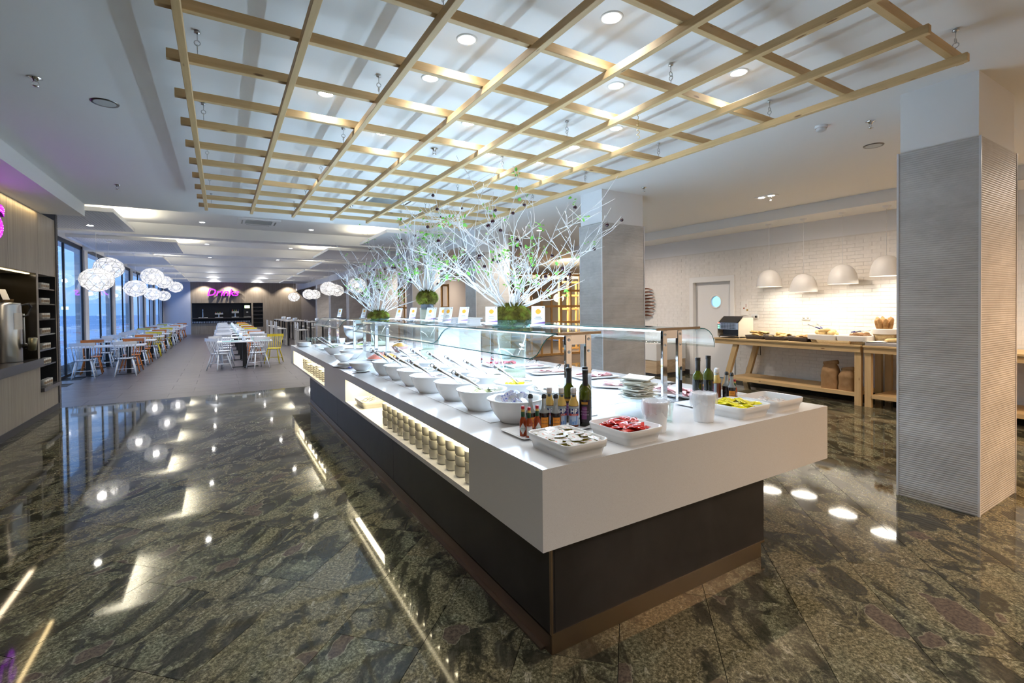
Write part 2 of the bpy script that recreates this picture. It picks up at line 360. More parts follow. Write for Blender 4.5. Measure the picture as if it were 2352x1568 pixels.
M['breaddark'] = grainy('brown_roll', (0.20, 0.095, 0.035), (0.36, 0.20, 0.09), (6, 6, 6), 3.0, 0.7, rand=5)
M['copper'] = plain('copper_sheet', (0.45, 0.17, 0.09), 0.25, 1.0)
M['blueglow'] = glow('kitchen_wall_glow', (0.16, 0.62, 0.78), 1.0)  # wall colour that glows to stand for the kitchen's lighting
M['bluegrip'] = plain('blue_grip', (0.02, 0.025, 0.22), 0.4)
M['sea'] = plain('dusk_water', (0.50, 0.58, 0.72), 0.6, spec=0.1)
M['mosaic'] = plain('black_mosaic', (0.022, 0.017, 0.009), 0.12)
M['cream'] = plain('beige_metal', (0.62, 0.58, 0.50), 0.4)
# ================================================================ THE SETTING
rnd = random.Random(7)
CZ, BZ = 3.36, 3.63             # main ceiling, bay ceiling
XW, YE, XR = -3.30, 39.5, 9.5   # window wall, drinks wall, bread wall
GY = 10.90                      # granite ends, dark tiles begin
XR2 = 14.0

# ---- floor: granite laid at 45 degrees, then dark tiles in the dining hall
floor = struct(obj('floor', G().box(-4.2, -4.2, -0.12, XR2, YE + 0.3, -0.012), M['grout']))
def clip(poly, x0, x1, y0, y1):
    for ax, lim, sgn in ((0, x0, 1), (0, x1, -1), (1, y0, 1), (1, y1, -1)):
        out = []
        for i, p in enumerate(poly):
            q = poly[(i + 1) % len(poly)]; a = (p[ax] - lim) * sgn; b = (q[ax] - lim) * sgn
            if a >= 0: out.append(p)
            if a * b < 0:
                t = a / (a - b); out.append((p[0] + (q[0] - p[0]) * t, p[1] + (q[1] - p[1]) * t))
        poly = out
        if len(poly) < 3: return []
    return poly
c45 = math.cos(R(45)); tw, tl, gp = 0.46, 0.78, 0.0016
near_tiles = []; far = G()
full_tile = G().box(-tl / 2 + gp, -tw / 2 + gp, -0.012, tl / 2 - gp, tw / 2 - gp, 0.0).mesh('tile', M['granite'])
for i in range(-26, 26):
    off = rnd.uniform(0, tl)
    for j in range(-14, 26):
        uc = j * tl + off; vc = i * tw + 0.29
        cx, cy = c45 * (uc - vc), c45 * (uc + vc)
        if not (-3.4 < cx < XR + 0.4 and -4.5 < cy < GY + 0.5): continue
        cor = []
        for a, b in ((-1, -1), (1, -1), (1, 1), (-1, 1)):
            u = uc + a * (tl / 2 - gp); v = vc + b * (tw / 2 - gp); cor.append((c45 * (u - v), c45 * (u + v)))
        pc = clip(cor, -2.9, XR, -4.2, GY)
        if len(pc) < 3: continue
        ang = math.degrees(math.atan2(cx, cy)); dist = math.hypot(cx, cy)
        under = 1.6 < cx < 2.7 and 2.1 < cy < 8.6
        vis = cy > -0.6 and -24 < ang < 84 and dist > 0.9 and not under
        near_tiles.append((0 if vis else 1, dist, uc, vc, pc, len(pc) == 4 and all(abs(p[0] - q[0]) + abs(p[1] - q[1]) < 1e-5 for p, q in zip(pc, cor))))
near_tiles.sort(key=lambda t: t[:2])
for k, (inv, dist, uc, vc, pc, whole) in enumerate(near_tiles):
    cx, cy = c45 * (uc - vc), c45 * (uc + vc)
    if k < 300 and not inv:
        if whole: me = full_tile
        else: me = G().prism([(c45 * ((x - cx) + (y - cy)), c45 * (-(x - cx) + (y - cy))) for x, y in pc], -0.012, 0.0).mesh('tile', M['granite'])
        obj('tile', me, parent=floor, loc=(cx, cy, 0), rot=(0, 0, R(45)))
    else: far.prism(pc, -0.012, 0.0)
if far.v: stuff(obj('granite_paving', far, M['granite'], floor))
tile2 = G().box(-0.598, -0.298, -0.012, 0.598, 0.298, 0.0).mesh('tile', M['dark_tile']); far = G()
for j in range(48):
    for i in range(15):
        x = XW + 0.6 + i * 1.2 + (0.4 if j % 2 else 0); y = GY + 0.3 + j * 0.6
        if x + 0.6 > XR2: continue
        if y < 19 and x < 4.6: obj('tile', tile2, parent=floor, loc=(x, y, 0))
        else: far.box(x - 0.598, y - 0.298, -0.012, x + 0.598, y + 0.298, 0.0)
stuff(obj('dark_paving', far, M['dark_tile'], floor))

# ---- ceilings
struct(obj('ceiling', G().box(-4.2, -4.2, CZ, XR + 0.3, 10.2, CZ + 0.5), M['white']))
struct(obj('ceiling', G().box(4.95, 10.2, CZ, XR2, YE, CZ + 0.5), M['white']))
struct(obj('ceiling', G().box(-4.2, 10.2, BZ, 4.83, YE, BZ + 0.23), M['white']))
for k in range(6):
    y = 13.61 + 4.12 * k
    struct(obj('ceiling_beam', G().box(XW, y, CZ, 4.83, y + 0.45, BZ), M['white']))
struct(obj('ceiling_fascia', G().box(4.83, 10.2, 3.06, 4.95, YE, BZ), M['white']))
struct(obj('trim_1', G().box(-2.9, -4.2, 3.16, -1.86, 10.2, CZ), M['white']))            # bulkhead over the drinks niche
struct(obj('trim_2', G().box(8.72, -4.2, 3.17, XR, 11.0, CZ), M['white']))               # bulkhead over the bread table

# ---- walls
struct(obj('wall_rear', G().box(-4.2, -4.4, 0, XR + 0.3, -4.2, CZ), M['whitewall']))
wall_right = struct(obj('wall_right', G().box(XR, -4.2, 0, XR + 0.2, 6.41, 3.4).box(XR, 7.46, 0, XR + 0.2, 11.0, 3.4).box(XR, 6.41, 2.24, XR + 0.2, 7.46, 3.4), M['whitewall']))
struct(obj('wall_right_return', G().box(XR, 11.0, 0, XR2, 11.2, CZ), M['beigewall']))
struct(obj('wall_far_right', G().box(XR2, 11.0, 0, XR2 + 0.2, YE, CZ), M['beigewall']))
# white bricks on the bread wall, up to 2.83 m: the lit ones single, the rest together
bl, bh, bg = 0.255, 0.066, 0.004
brick = G().rbox(-0.0055, -bl / 2 + bg / 2, -bh / 2 + bg / 2, 0.0, bl / 2 - bg / 2, bh / 2 - bg / 2, 0.0025).mesh('brick', M['brick'])
obj('mortar_bed', G().box(XR - 0.004, -4.2, 0.1, XR, 6.40, 2.83).box(XR - 0.004, 7.47, 0.1, XR, 11, 2.83).box(XR - 0.004, 6.40, 2.25, XR, 7.47, 2.83), M['mortar'], wall_right)
rest = G(); n = 0
cand = []
for j in range(int(2.72 / bh)):
    z = 0.1 + bh * (j + 0.5)
    for i in range(int(15.2 / bl)):
        y = -4.1 + bl * (i + 0.5 + (0.5 if j % 2 else 0))
        if z < 2.28 and 6.37 < y - bl / 2 and y + bl / 2 < 7.51: continue
        if y > 10.9: continue
        cand.append((abs(y - 4.55) * 0.8 + abs(z - 1.55) * 1.0, y, z))
cand.sort()
for k, (q, y, z) in enumerate(cand):
    dx = rnd.uniform(-0.0025, 0.0015)
    ya, yb = y - bl / 2 + bg / 2, y + bl / 2 - bg / 2
    if z < 2.28 and ya < 6.37 < yb: yb = 6.37
    if z < 2.28 and ya < 7.51 < yb: ya = 7.51
    if yb - ya < 0.01: continue
    cut = yb - ya < bl - bg - 1e-4
    if k < 300 and not cut: obj('brick', brick, parent=wall_right, loc=(XR - 0.003 + dx, y, z), rot=(0, rnd.uniform(-0.01, 0.01), 0))
    else: rest.box(XR - 0.008 + dx, ya, z - bh / 2 + bg / 2, XR, yb, z + bh / 2 - bg / 2)
stuff(obj('brick_facing', rest, M['brick'], wall_right))
struct(obj('baseboard_right', G().box(XR - 0.02, -4.2, 0, XR, 6.38, 0.1).box(XR - 0.02, 7.49, 0, XR, 11, 0.1), M['darkbase']))
# service door with a round window
d1 = struct(obj('door_1', G().box(XR + 0.08, 6.46, 0.005, XR + 0.125, 6.89 - 0.155, 2.15).box(XR + 0.08, 6.89 + 0.155, 0.005, XR + 0.125, 7.42, 2.15)
     .box(XR + 0.08, 6.735, 0.005, XR + 0.125, 7.045, 1.545).box(XR + 0.08, 6.735, 1.855, XR + 0.125, 7.045, 2.15), M['whitewall']))
obj('door_frame', G().box(XR - 0.03, 6.36, 0, XR + 0.2, 6.46, 2.15).box(XR - 0.03, 7.42, 0, XR + 0.2, 7.52, 2.15).box(XR - 0.03, 6.36, 2.15, XR + 0.2, 7.52, 2.27), M['white'], d1)
ring = G()
for i in range(32):
    a0, a1 = 2 * PI * i / 32, 2 * PI * (i + 1) / 32
    def sq(a):
        t = 0.156 / max(abs(math.cos(a)), abs(math.sin(a))); return (t * math.cos(a), t * math.sin(a))
    i0, i1 = (0.125 * math.cos(a0), 0.125 * math.sin(a0)), (0.125 * math.cos(a1), 0.125 * math.sin(a1)); o0, o1 = sq(a0), sq(a1)
    ring.add([(0, *i0), (0, *i1), (0, *o1), (0, *o0)], [(0, 3, 2, 1)]); ring.add([(0, *i0), (0, *i1), (0.05, *i1), (0.05, *i0)], [(0, 1, 2, 3)])
obj('porthole_ring', ring, M['whitewall'], d1, loc=(XR + 0.08, 6.89, 1.70))
obj('porthole_rim', G().lathe([(0.125, -0.006), (0.15, -0.012), (0.165, 0.0)], 32, M=Matrix.Rotation(R(90), 4, 'Y')), M['white'], d1, loc=(XR + 0.078, 6.89, 1.70))
obj('porthole_glass', G().disc(0.128, 0, 32, M=Matrix.Rotation(R(90), 4, 'Y')), M['windowglass'], d1, loc=(XR + 0.10, 6.89, 1.70))
obj('door_handle', G().tube([(0, 0, 0), (-0.05, 0, 0), (-0.05, 0.11, 0)], 0.011, 8), M['steel'], d1, loc=(XR + 0.08, 7.30, 1.05))
# kitchen beyond the porthole; wall and cabinet glow in place of lamps
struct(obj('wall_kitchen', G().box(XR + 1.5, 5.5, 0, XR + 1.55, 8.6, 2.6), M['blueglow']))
obj('kitchen_cabinet', G().box(XR + 1.1, 6.75, 0, XR + 1.45, 7.25, 1.9), plain('teal_cabinet_glow', (0.05, 0.30, 0.34), 0.4, emit=(0.05, 0.35, 0.42), es=0.4), None)
tag(bpy.data.objects['kitchen_cabinet'], 'teal self-glowing kitchen cabinet seen through the round door window', 'cabinet')

# ---- ribbed tile columns
rib = 0.0179
def course(z0, z1):
    g = G(); n = int(round((z1 - z0) / rib)); vs = []
    for k in range(2 * n + 1):
        z = z0 + (z1 - z0) * k / (2 * n); e = 0.0024 if k % 2 else 0.0
        vs += [(-e, -e, z), (0.87 + e, -e, z), (0.87 + e, 0.51 + e, z), (-e, 0.51 + e, z)]
    g.add(vs, [(4 * k + a, 4 * k + (a + 1) % 4, 4 * k + 4 + (a + 1) % 4, 4 * k + 4 + a) for k in range(2 * n) for a in range(4)])
    return g
course_me = course(0, 0.478).mesh('tile_course', M['coltile'])
trim_me = G().box(-0.007, -0.007, 0, 0.007, 0.007, 2.868).mesh('corner_trim', M['steel'])
trim_w = plain('white_corner_trim', (0.62, 0.62, 0.64), 0.35)
trim_me.materials[0] = trim_w
for k in range(8):
    x0, y0 = (4.87 if k == 0 else 4.83), 1.255 + 4.12 * k
    col = struct(obj('column', G().box(0.012, 0.012, 0, 0.858, 0.498, (CZ if k < 2 else 3.36)), M['whitewall'], loc=(x0, y0, 0)))
    for j in range(6): obj('tile_course', course_me, parent=col, loc=(0, 0, 0.478 * j))
    for a, b in ((0, 0), (0.87, 0), (0.87, 0.51), (0, 0.51)): obj('corner_trim', trim_me, parent=col, loc=(a, b, 0))

# ---- left-hand drinks block: timber wall with a niche, shelf bay and stone sill
XL = -2.38
lam = M['laminate']
wl = struct(obj('wall_left', G().box(XL - 0.55, -4.2, 2.21, XL, 10.9, 3.16).box(XL - 0.55, -4.2, 0.09, XL, 9.98, 0.80).box(XL - 0.55, 9.98, 0.09, XL, 10.88, 0.40)
            .box(XL - 0.55, 9.90, 0.80, XL, 9.985, 2.21).box(XL - 0.55, 10.86, 0.40, XL, 10.90, 2.21)
            .box(XL - 0.75, -4.2, 0, XL - 0.55, 10.9, 3.16), lam))
for yj in (10.02, 8.8, 7.0): obj('panel_joint', G().box(XL - 0.002, yj - 0.0015, 2.215, XL + 0.0006, yj + 0.0015, 3.155), M['darkbase'], wl)
obj('niche_return', G().box(XL - 0.549, 9.89, 0.925, XL - 0.002, 9.90, 2.205), M['mosaic'], wl)
obj('niche_back', G().box(XL - 0.549, -4.2, 0.80, XL - 0.52, 9.90, 2.21), M['blackmatte'], wl)
mos = G(); mm = [G(), G(), G()]
for i in range(56):
    for j in range(22):
        y = 9.88 - 0.062 * i; z = 1.50 + 0.031 * j; q = rnd.random(); g = mm[0 if q < 0.7 else (1 if q < 0.92 else 2)]
        g.box(XL - 0.52, y - 0.06, z, XL - 0.514, y, z + 0.029)
for nmn, g, c in (('mosaic_black', mm[0], M['mosaic']), ('mosaic_brown', mm[1], plain('brown_mosaic', (0.06, 0.045, 0.02), 0.1)), ('mosaic_gold', mm[2], plain('gold_mosaic', (0.15, 0.11, 0.035), 0.12))):
    stuff(obj(nmn, g, c, wl))
obj('stone_sill', G().box(XL - 0.55, -4.2, 0.80, XL + 0.045, 9.97, 0.925), M['darkstone'], wl)
obj('niche_light', G().box(XL - 0.10, 4.0, 2.195, XL - 0.06, 9.85, 2.209), glow('niche_dim_glow', (1, 0.8, 0.45), 0.9), wl)
light('AREA', 'niche_lamp', (XL - 0.08, 6.9, 2.19), 5, WARM, wl, 0.06, 5.6)
sh = obj('shelf_bay', G().box(XL - 0.5, 9.985, 0.46, XL - 0.45, 10.86, 2.21).box(XL - 0.45, 9.985, 0.46, XL + 0.0, 9.995, 2.21).box(XL - 0.45, 10.85, 0.46, XL, 10.86, 2.21), M['blackmatte'], wl)
SHZ = [0.46, 0.80, 1.04, 1.28, 1.52, 1.76, 2.0]
for z in SHZ[1:]: obj('shelf_board', G().box(XL - 0.44, 9.995, z - 0.022, XL - 0.005, 10.85, z), M['darkstone'], wl)
obj('shelf_board', G().box(XL - 0.5, 9.98, 0.40, XL + 0.045, 10.90, 0.46), M['darkstone'], wl)
struct(obj('baseboard_left', G().box(XL - 0.5, -4.2, 0, XL + 0.012, 10.92, 0.09), M['darkbase']))
endw = struct(obj('trim_3', G().box(XL - 0.75, 10.90, 0, XL + 0.01, 10.99, 3.36), M['darkbase']))
eb = G().box(XL - 0.74, 10.895, 0.003, XL + 0.016, 11.0, 0.073).mesh('brick', plain('grey_end_brick', (0.10, 0.095, 0.10), 0.6))
for j in range(43): obj('brick', eb, parent=endw, loc=(0, 0, 0.076 * j))
light('AREA', 'bulkhead_cove', (-2.32, 5.5, 3.15), 7, (1.0, 0.74, 0.36), wl, 0.05, 9.0)

# ---- window wall of the dining hall, dusk outside
wz = 3.45
struct(obj('wall_window_head', G().box(XW - 0.2, 10.9, wz, XW, YE, BZ + 0.1), M['whitewall']))
struct(obj('wall_window_pier', G().box(XW - 0.2, 10.99, 0, XW + 0.02, 14.1, wz), M['whitewall']))
frame = plain('dark_window_frame', (0.02, 0.018, 0.02), 0.4)
for k in range(6):
    ya = 14.1 + 4.12 * k - (0.0 if k else 0.0); yb = 13.61 + 4.12 * (k + 1) + (0.1 if k < 5 else 0.0)
    if k == 5: yb = YE - 0.3
    w = struct(obj('window_%d' % (k + 1), G().box(XW - 0.06, ya, 0.06, XW - 0.02, ya + 0.07, wz).box(XW - 0.06, yb - 0.07, 0.06, XW - 0.02, yb, wz)
         .box(XW - 0.06, ya + 0.07, wz - 0.10, XW - 0.02, yb - 0.07, wz).box(XW - 0.06, ya, 0.0, XW - 0.02, yb, 0.06), frame))
    ym = (ya + yb) / 2
    obj('mullion', G().box(XW - 0.06, ym - 0.04, 0.06, XW - 0.02, ym + 0.04, wz - 0.10), frame, w)
    for a, b in ((ya + 0.07, ym - 0.04), (ym + 0.04, yb - 0.07)): obj('pane', G().box(XW - 0.044, a, 0.06, XW - 0.036, b, wz - 0.10), M['windowglass'], w)
    if k < 5: struct(obj('wall_window_pier', G().box(XW - 0.2, yb, 0, XW + 0.02, yb + 0.40, wz), M['whitewall']))
struct(obj('wall_window_pier', G().box(XW - 0.2, YE - 0.3, 0, XW, YE, wz), M['whitewall']))
sea = struct(obj('ground_outside', G().box(-260, -60, -0.5, XW - 0.25, 320, -0.3), M['sea']))

# ---- far end: timber drinks wall and a white return
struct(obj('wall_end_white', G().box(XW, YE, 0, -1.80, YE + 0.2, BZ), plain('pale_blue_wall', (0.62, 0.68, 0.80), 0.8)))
we = struct(obj('wall_end', G().box(-1.80, YE, 2.15, 5.2, YE + 0.1, BZ).box(-1.80, YE, 0, -1.745, YE + 0.1, 2.15).box(-1.745, YE, 0, 1.855, YE + 0.1, 0.72).box(1.855, YE, 0, 1.965, YE + 0.1, 2.15)
     .box(1.965, YE, 0, 2.61, YE + 0.1, 0.40).box(2.61, YE, 0, 5.2, YE + 0.1, 2.15).box(-1.8, YE + 0.6, 0, 5.2, YE + 0.7, BZ), lam))
obj('niche_box', G().box(-1.745, YE + 0.5, 0.72, 1.855, YE + 0.59, 2.15).box(-1.745, YE, 2.13, 1.855, YE + 0.5, 2.15).box(1.965, YE + 0.3, 0.4, 2.61, YE + 0.4, 2.15), M['blackmatte'], we)
obj('stone_sill', G().box(-1.745, YE - 0.03, 1.06, 1.855, YE + 0.5, 1.12).box(-1.745, YE - 0.03, 0.72, 1.855, YE + 0.5, 0.75), M['darkstone'], we)
for z in (0.7, 0.98, 1.26, 1.54, 1.82): obj('shelf_board', G().box(1.965, YE - 0.01, z, 2.61, YE + 0.3, z + 0.03), M['darkstone'], we)
for x in (-1.0, 0.5, 2.2, 4.3): light('SPOT', 'wall_washer', (x, YE - 0.55, BZ - 0.05), 60, NEUT, we, 0.05, spot=R(110), rot=(R(12), 0, 0))
struct(obj('wall_end_right', G().box(5.2, YE, 0, XR2, YE + 0.2, CZ), M['beigewall']))
# ================================================================ CEILING FITTINGS
tr = thing('ceiling_trellis', 'large pine timber trellis hung under the ceiling above the buffet', 'trellis', (0, 0, 3.1))
YB0, YB1 = 1.09, 8.42
for i in range(8):
    x = -0.185 + 0.586 * i
    y0 = -2.0 if i < 5 else 1.07
    skew = 0.0
    obj('long_beam', G().rbox(-0.02, y0, 0.0, 0.02, YB1, 0.05, 0.002), M['pine_y'], tr, loc=(x + 0.02, 0, 0))
for k in range(-3, 13):
    y = 1.135 + 0.605 * k
    obj('cross_beam', G().rbox(-0.26, 0, 0.05, (4.10 if k >= 0 else 2.3), 0.04, 0.108, 0.002), M['pine_x'], tr, loc=(0, y, 0))
def eye():
    g = G(); pts = [(0.0, 0.016 * math.cos(a), 0.016 * math.sin(a)) for a in [2 * PI * i / 12 for i in range(13)]]
    g.tube(pts, 0.0035, 6, cap=False); g.tube([(0.016 * math.cos(2 * PI * i / 12), 0, 0.028 + 0.016 * math.sin(2 * PI * i / 12)) for i in range(13)], 0.0035, 6, cap=False)
    g.tube([(0, 0, -0.05), (0, 0, -0.016)], 0.003, 6); g.tube([(0, 0, 0.044), (0, 0, 0.10)], 0.003, 6)
    g.lathe([(0.0, 0.105), (0.016, 0.10), (0.018, 0.09), (0.006, 0.086)], 12); return g
eye_me = eye().mesh('eye_hook', M['steel'])
for x in (-0.10, 1.03, 2.79, 4.02):
    for k in range(0, 13, 2): obj('eye_hook', eye_me, parent=tr, loc=(x, 1.155 + 0.605 * k, 0.155))
tag(obj('gold_ribbon', G().tube([(0.012 * math.cos(t * 2.2) * (0.3 + t / 18), 0.012 * math.sin(t * 2.2) * (0.3 + t / 18), -0.013 * t) for t in [i * 0.4 for i in range(38)]], 0.0022, 5), plain('gold_ribbon', (0.6, 0.42, 0.14), 0.3, 0.8), loc=(2.765, 2.66, 3.101)),
    'curly gold ribbon dangling from the timber trellis', 'ribbon')

# recessed downlights
dl_rim = G().lathe([(0.052, 0.0), (0.052, -0.004), (0.068, -0.006), (0.070, 0.0)], 24).mesh('rim', M['white'])
dl_len = G().disc(0.052, -0.002, 24, up=False).mesh('lamp_disc', M['led_down'])
def downlight(x, y, z, label, power=None, cone=120, lit=True, group='ceiling downlights', col=CEILC):
    t = thing('downlight', label, 'downlight', (x, y, z), group=group)
    obj('rim', dl_rim, parent=t); obj('lamp_disc', dl_len, parent=t)
    light('SPOT', 'downlight_beam', (0, 0, -0.012), power or P_DOWN, col, t, 0.05, spot=R(cone), blend=0.9)
DX, DY = [0.75, 1.39, 2.03, 2.67, 3.33], [2.17, 2.82, 3.46, 4.10, 4.75, 5.4, 6.08]
used = [(2.04, 2.17), (1.39, 2.82), (1.38, 3.43), (0.75, 4.1), (2.69, 2.82), (3.34, 2.2), (1.39, 4.74), (2.02, 4.09), (3.33, 3.49), (3.32, 4.13), (3.31, 4.75), (2.65, 4.75), (0.76, 6.08)]
where = ['over the near counter end, closest to the frame top', 'above the trellis left of that over the sauces', 'over the front row of bowls, second back', 'over the aisle beside the counter niche', 'by the curly gold ribbon', 'nearest the front column above the trellis edge',
         'behind the middle trellis squares over the bowls', 'above the first plant vase', 'over the cold-cut platters, nearest one', 'over the cold-cut platters, second one', 'over the cold-cut platters, third one', 'over the white plinth between the guards', 'over the aisle, farthest small one']
for (x, y), wtxt in zip(used, where): downlight(x, y, CZ, 'lit round downlight ' + wtxt, group='downlights over the trellis')
for x, y in ((-0.6, -1.4), (1.6, -1.6), (3.4, -1.0), (5.4, -0.8), (7.0, -0.8), (6.2, -2.4)): downlight(x, y, CZ, 'unseen round downlight added behind the viewer for ambient light', P_DOWN * (12 if x < 1 else 4.5 if x < 5 else 12), 150, group='added downlights behind the viewer', col=((0.84, 0.91, 1.0) if x < 1 else (1.0, 0.84, 0.68) if x < 5 else (1.0, 0.58, 0.27)))  # unseen lamps added for ambient light; warm tint follows the column's lit face
bayn = ['nearest dining bay', 'second dining bay', 'third dining bay', 'fourth dining bay', 'fifth dining bay', 'sixth dining bay']
for k in range(6):
    for x, side in ((-0.34, 'window side'), (1.97, 'counter side')):
        downlight(x, 12.98 + 4.2 * k, BZ, 'lit round downlight in the %s ceiling, %s' % (bayn[k], side), P_DOWN * 13, 130, group='downlights in the dining bays', col=(0.86, 0.91, 1.0))
# rafts (floating acoustic panels) with cove light above
RAFTS = []
for k in range(6):
    y0 = (10.45 if k == 0 else 14.3 + 4.12 * (k - 1)); y1 = y0 + (2.42 if k == 0 else 2.7)
    for side in (0, 1):
        if side == 0: xa, xb = XW + 0.35, (-0.92 if k == 1 else -1.54)
        else: xa, xb = (2.62 if k == 1 else 3.14), 4.62
        nm_ = 'window side' if side == 0 else 'column side'
        t = thing('ceiling_raft', 'white floating ceiling panel with cove light in the %s, %s' % (bayn[k], nm_), 'ceiling panel', ((xa + xb) / 2, (y0 + y1) / 2, 3.30), group='floating ceiling panels')
        hw, hl = (xb - xa) / 2, (y1 - y0) / 2
        g = G().box(-hw, -hl, 0.0, hw, hl, 0.07)
        obj('panel', g, M['raft'], t)
        if side == 0 and k < 2:
            sl = G(); nsl = int(2 * hw / 0.05)
            for i in range(nsl): sl.box(-hw + 0.1 + 0.05 * i, -hl + 0.08, -0.006, -hw + 0.125 + 0.05 * i, hl - 0.08, 0.0) if -hw + 0.125 + 0.05 * i < hw - 0.1 else None
            stuff(obj('perforation_slats', sl, plain('panel_slat', (0.58, 0.60, 0.66), 0.8) if k == 0 else bpy.data.materials['panel_slat'], t))
        for hx in (-hw + 0.3, hw - 0.34): obj('hanger', G().box(hx, -0.02, 0.07, hx + 0.04, 0.02, BZ - 3.30), M['white'], t)
        RAFTS.append((xa, xb, y0, y1))
        ex = hw - 0.06 if side == 0 else -hw + 0.06
        obj('cove_strip', G().box(ex - 0.02, -hl + 0.1, 0.072, ex + 0.02, hl - 0.1, 0.085), M['cove'], t)
        light('AREA', 'cove_light', (ex, 0, 0.10), P_COVE * 2 * hl * (1.0 if k < 3 else 0.8), (1.0, 0.90, 0.66), t, 0.05, 2 * hl - 0.2, rot=(PI, 0, 0))
downlight(-2.15, 12.19, 3.294, 'lit round downlight set in the nearest slatted ceiling panel', P_DOWN * 2, 130, group='downlight in the panel')

# sprinklers, speakers, smoke detector, twin spot
spr = G().lathe([(0.0, 0.0), (0.04, 0.0), (0.042, -0.006), (0.02, -0.012), (0.012, -0.03), (0.0, -0.03)], 20)
for a in (0, PI): spr.tube([(0.012 * math.cos(a), 0, -0.028), (0.02 * math.cos(a), 0, -0.045), (0.006 * math.cos(a), 0, -0.062)], 0.003, 6)
spr.lathe([(0.0, -0.06), (0.022, -0.062), (0.024, -0.066), (0.0, -0.068)], 16)
spr_me = spr.mesh('sprinkler', M['chrome'])
for (x, y, z), l in zip([(-1.15, 4.88, CZ), (-1.19, 8.43, CZ), (2.01, 4.91, CZ), (5.33, 2.15, CZ), (5.33, 5.02, CZ), (1.89, 8.3, CZ), (7.6, 4.45, CZ)],
                        ['nearest the timber drinks wall', 'far along the ceiling left of the trellis', 'above the middle of the trellis', 'between the smoke detector and the front column', 'beside the second column', 'at the far end of the trellis', 'before the bread lamps']):
    tag(obj('sprinkler', spr_me, loc=(x, y, z)), 'small chrome sprinkler head on the ceiling ' + l, 'sprinkler', 'ceiling sprinklers')
spk = G().lathe([(0.0, -0.004), (0.075, -0.006)], 28, mi=0).lathe([(0.075, -0.006), (0.092, -0.008), (0.096, 0.0)], 28, mi=1)
spk_me = spk.mesh('ceiling_speaker', [plain('speaker_grille', (0.50, 0.52, 0.52), 0.6), M['darksteel']])
for (x, y), l in (((-0.80, 5.18), 'left of the trellis'), ((6.17, 2.46), 'near the smoke detector and front column')):
    tag(obj('ceiling_speaker', spk_me, loc=(x, y, CZ)), 'round flush ceiling speaker with dark rim ' + l, 'speaker', 'ceiling speakers')
t = thing('smoke_detector', 'white smoke detector with a red light under the ceiling', 'detector', (5.04, 2.45, CZ))
obj('base', G().lathe([(0.055, 0.0), (0.055, -0.02), (0.05, -0.024)], 24), M['white'], t)
obj('sensor_head', G().lathe([(0.046, -0.024), (0.044, -0.045), (0.028, -0.055), (0.0, -0.056)], 24), plain('detector_plastic', (0.6, 0.6, 0.6), 0.4), t)
obj('indicator', G().ico(0.006, (0.045, -0.01, -0.035), 1), glow('red_led', (1, 0.05, 0.03), 6), t)
for (x, y), l in (((7.49, 4.46), 'before the bread lamps'), ((7.49, 8.40), 'beside the second column'), ((7.49, 0.5), 'added unseen behind the front column'), ((7.49, -2.9), 'added unseen outside the frame')):  # last two are unseen, added to warm the bread aisle
    t = thing('twin_spotlight', 'small recessed twin spotlight on the ceiling ' + l, 'spotlight', (x, y, CZ), group='twin spotlights')
    obj('frame', G().box(-0.07, -0.16, -0.012, 0.07, 0.16, 0.0), M['white'], t)
    for s in (-1, 1): obj('lamp_disc', G().disc(0.045, -0.014, 20, up=False), M['led_down'], t, loc=(0, 0.08 * s, 0))
    light('SPOT', 'twin_beam', (0, 0, -0.03), 80, (1.0, 0.84, 0.70), t, 0.08, spot=R(165), blend=0.5)

# ceiling air-conditioning cassettes
def cassette(x, y, z, label, rz=0.0):
    t = thing('air_conditioner', label, 'air conditioner', (x, y, z - 0.001), rz)
    obj('fascia', G().box(-0.42, -0.42, -0.025, 0.42, -0.27, 0).box(-0.42, 0.27, -0.025, 0.42, 0.42, 0).box(-0.42, -0.27, -0.025, -0.27, 0.27, 0).box(0.27, -0.27, -0.025, 0.42, 0.27, 0), M['white'], t)
    gr = G()
    for i in range(18): gr.box(-0.27, -0.27 + 0.03 * i, -0.018, 0.27, -0.252 + 0.03 * i, -0.006)
    gr.box(-0.27, -0.27, -0.004, 0.27, 0.27, 0)
    obj('grille', gr, plain('vent_grille', (0.33, 0.35, 0.35), 0.5) if 'vent_grille' not in bpy.data.materials else bpy.data.materials['vent_grille'], t)
    for a in range(4): obj('louvre', G().box(-0.24, 0.315, -0.028, 0.24, 0.345, -0.024), M['darksteel'], t, rot=(0, 0, a * PI / 2))
cassette(2.29, 7.60, CZ, 'square ceiling air conditioner above the far trellis squares')
cassette(0.76, 12.35, BZ, 'square ceiling air conditioner in the nearest dining bay')
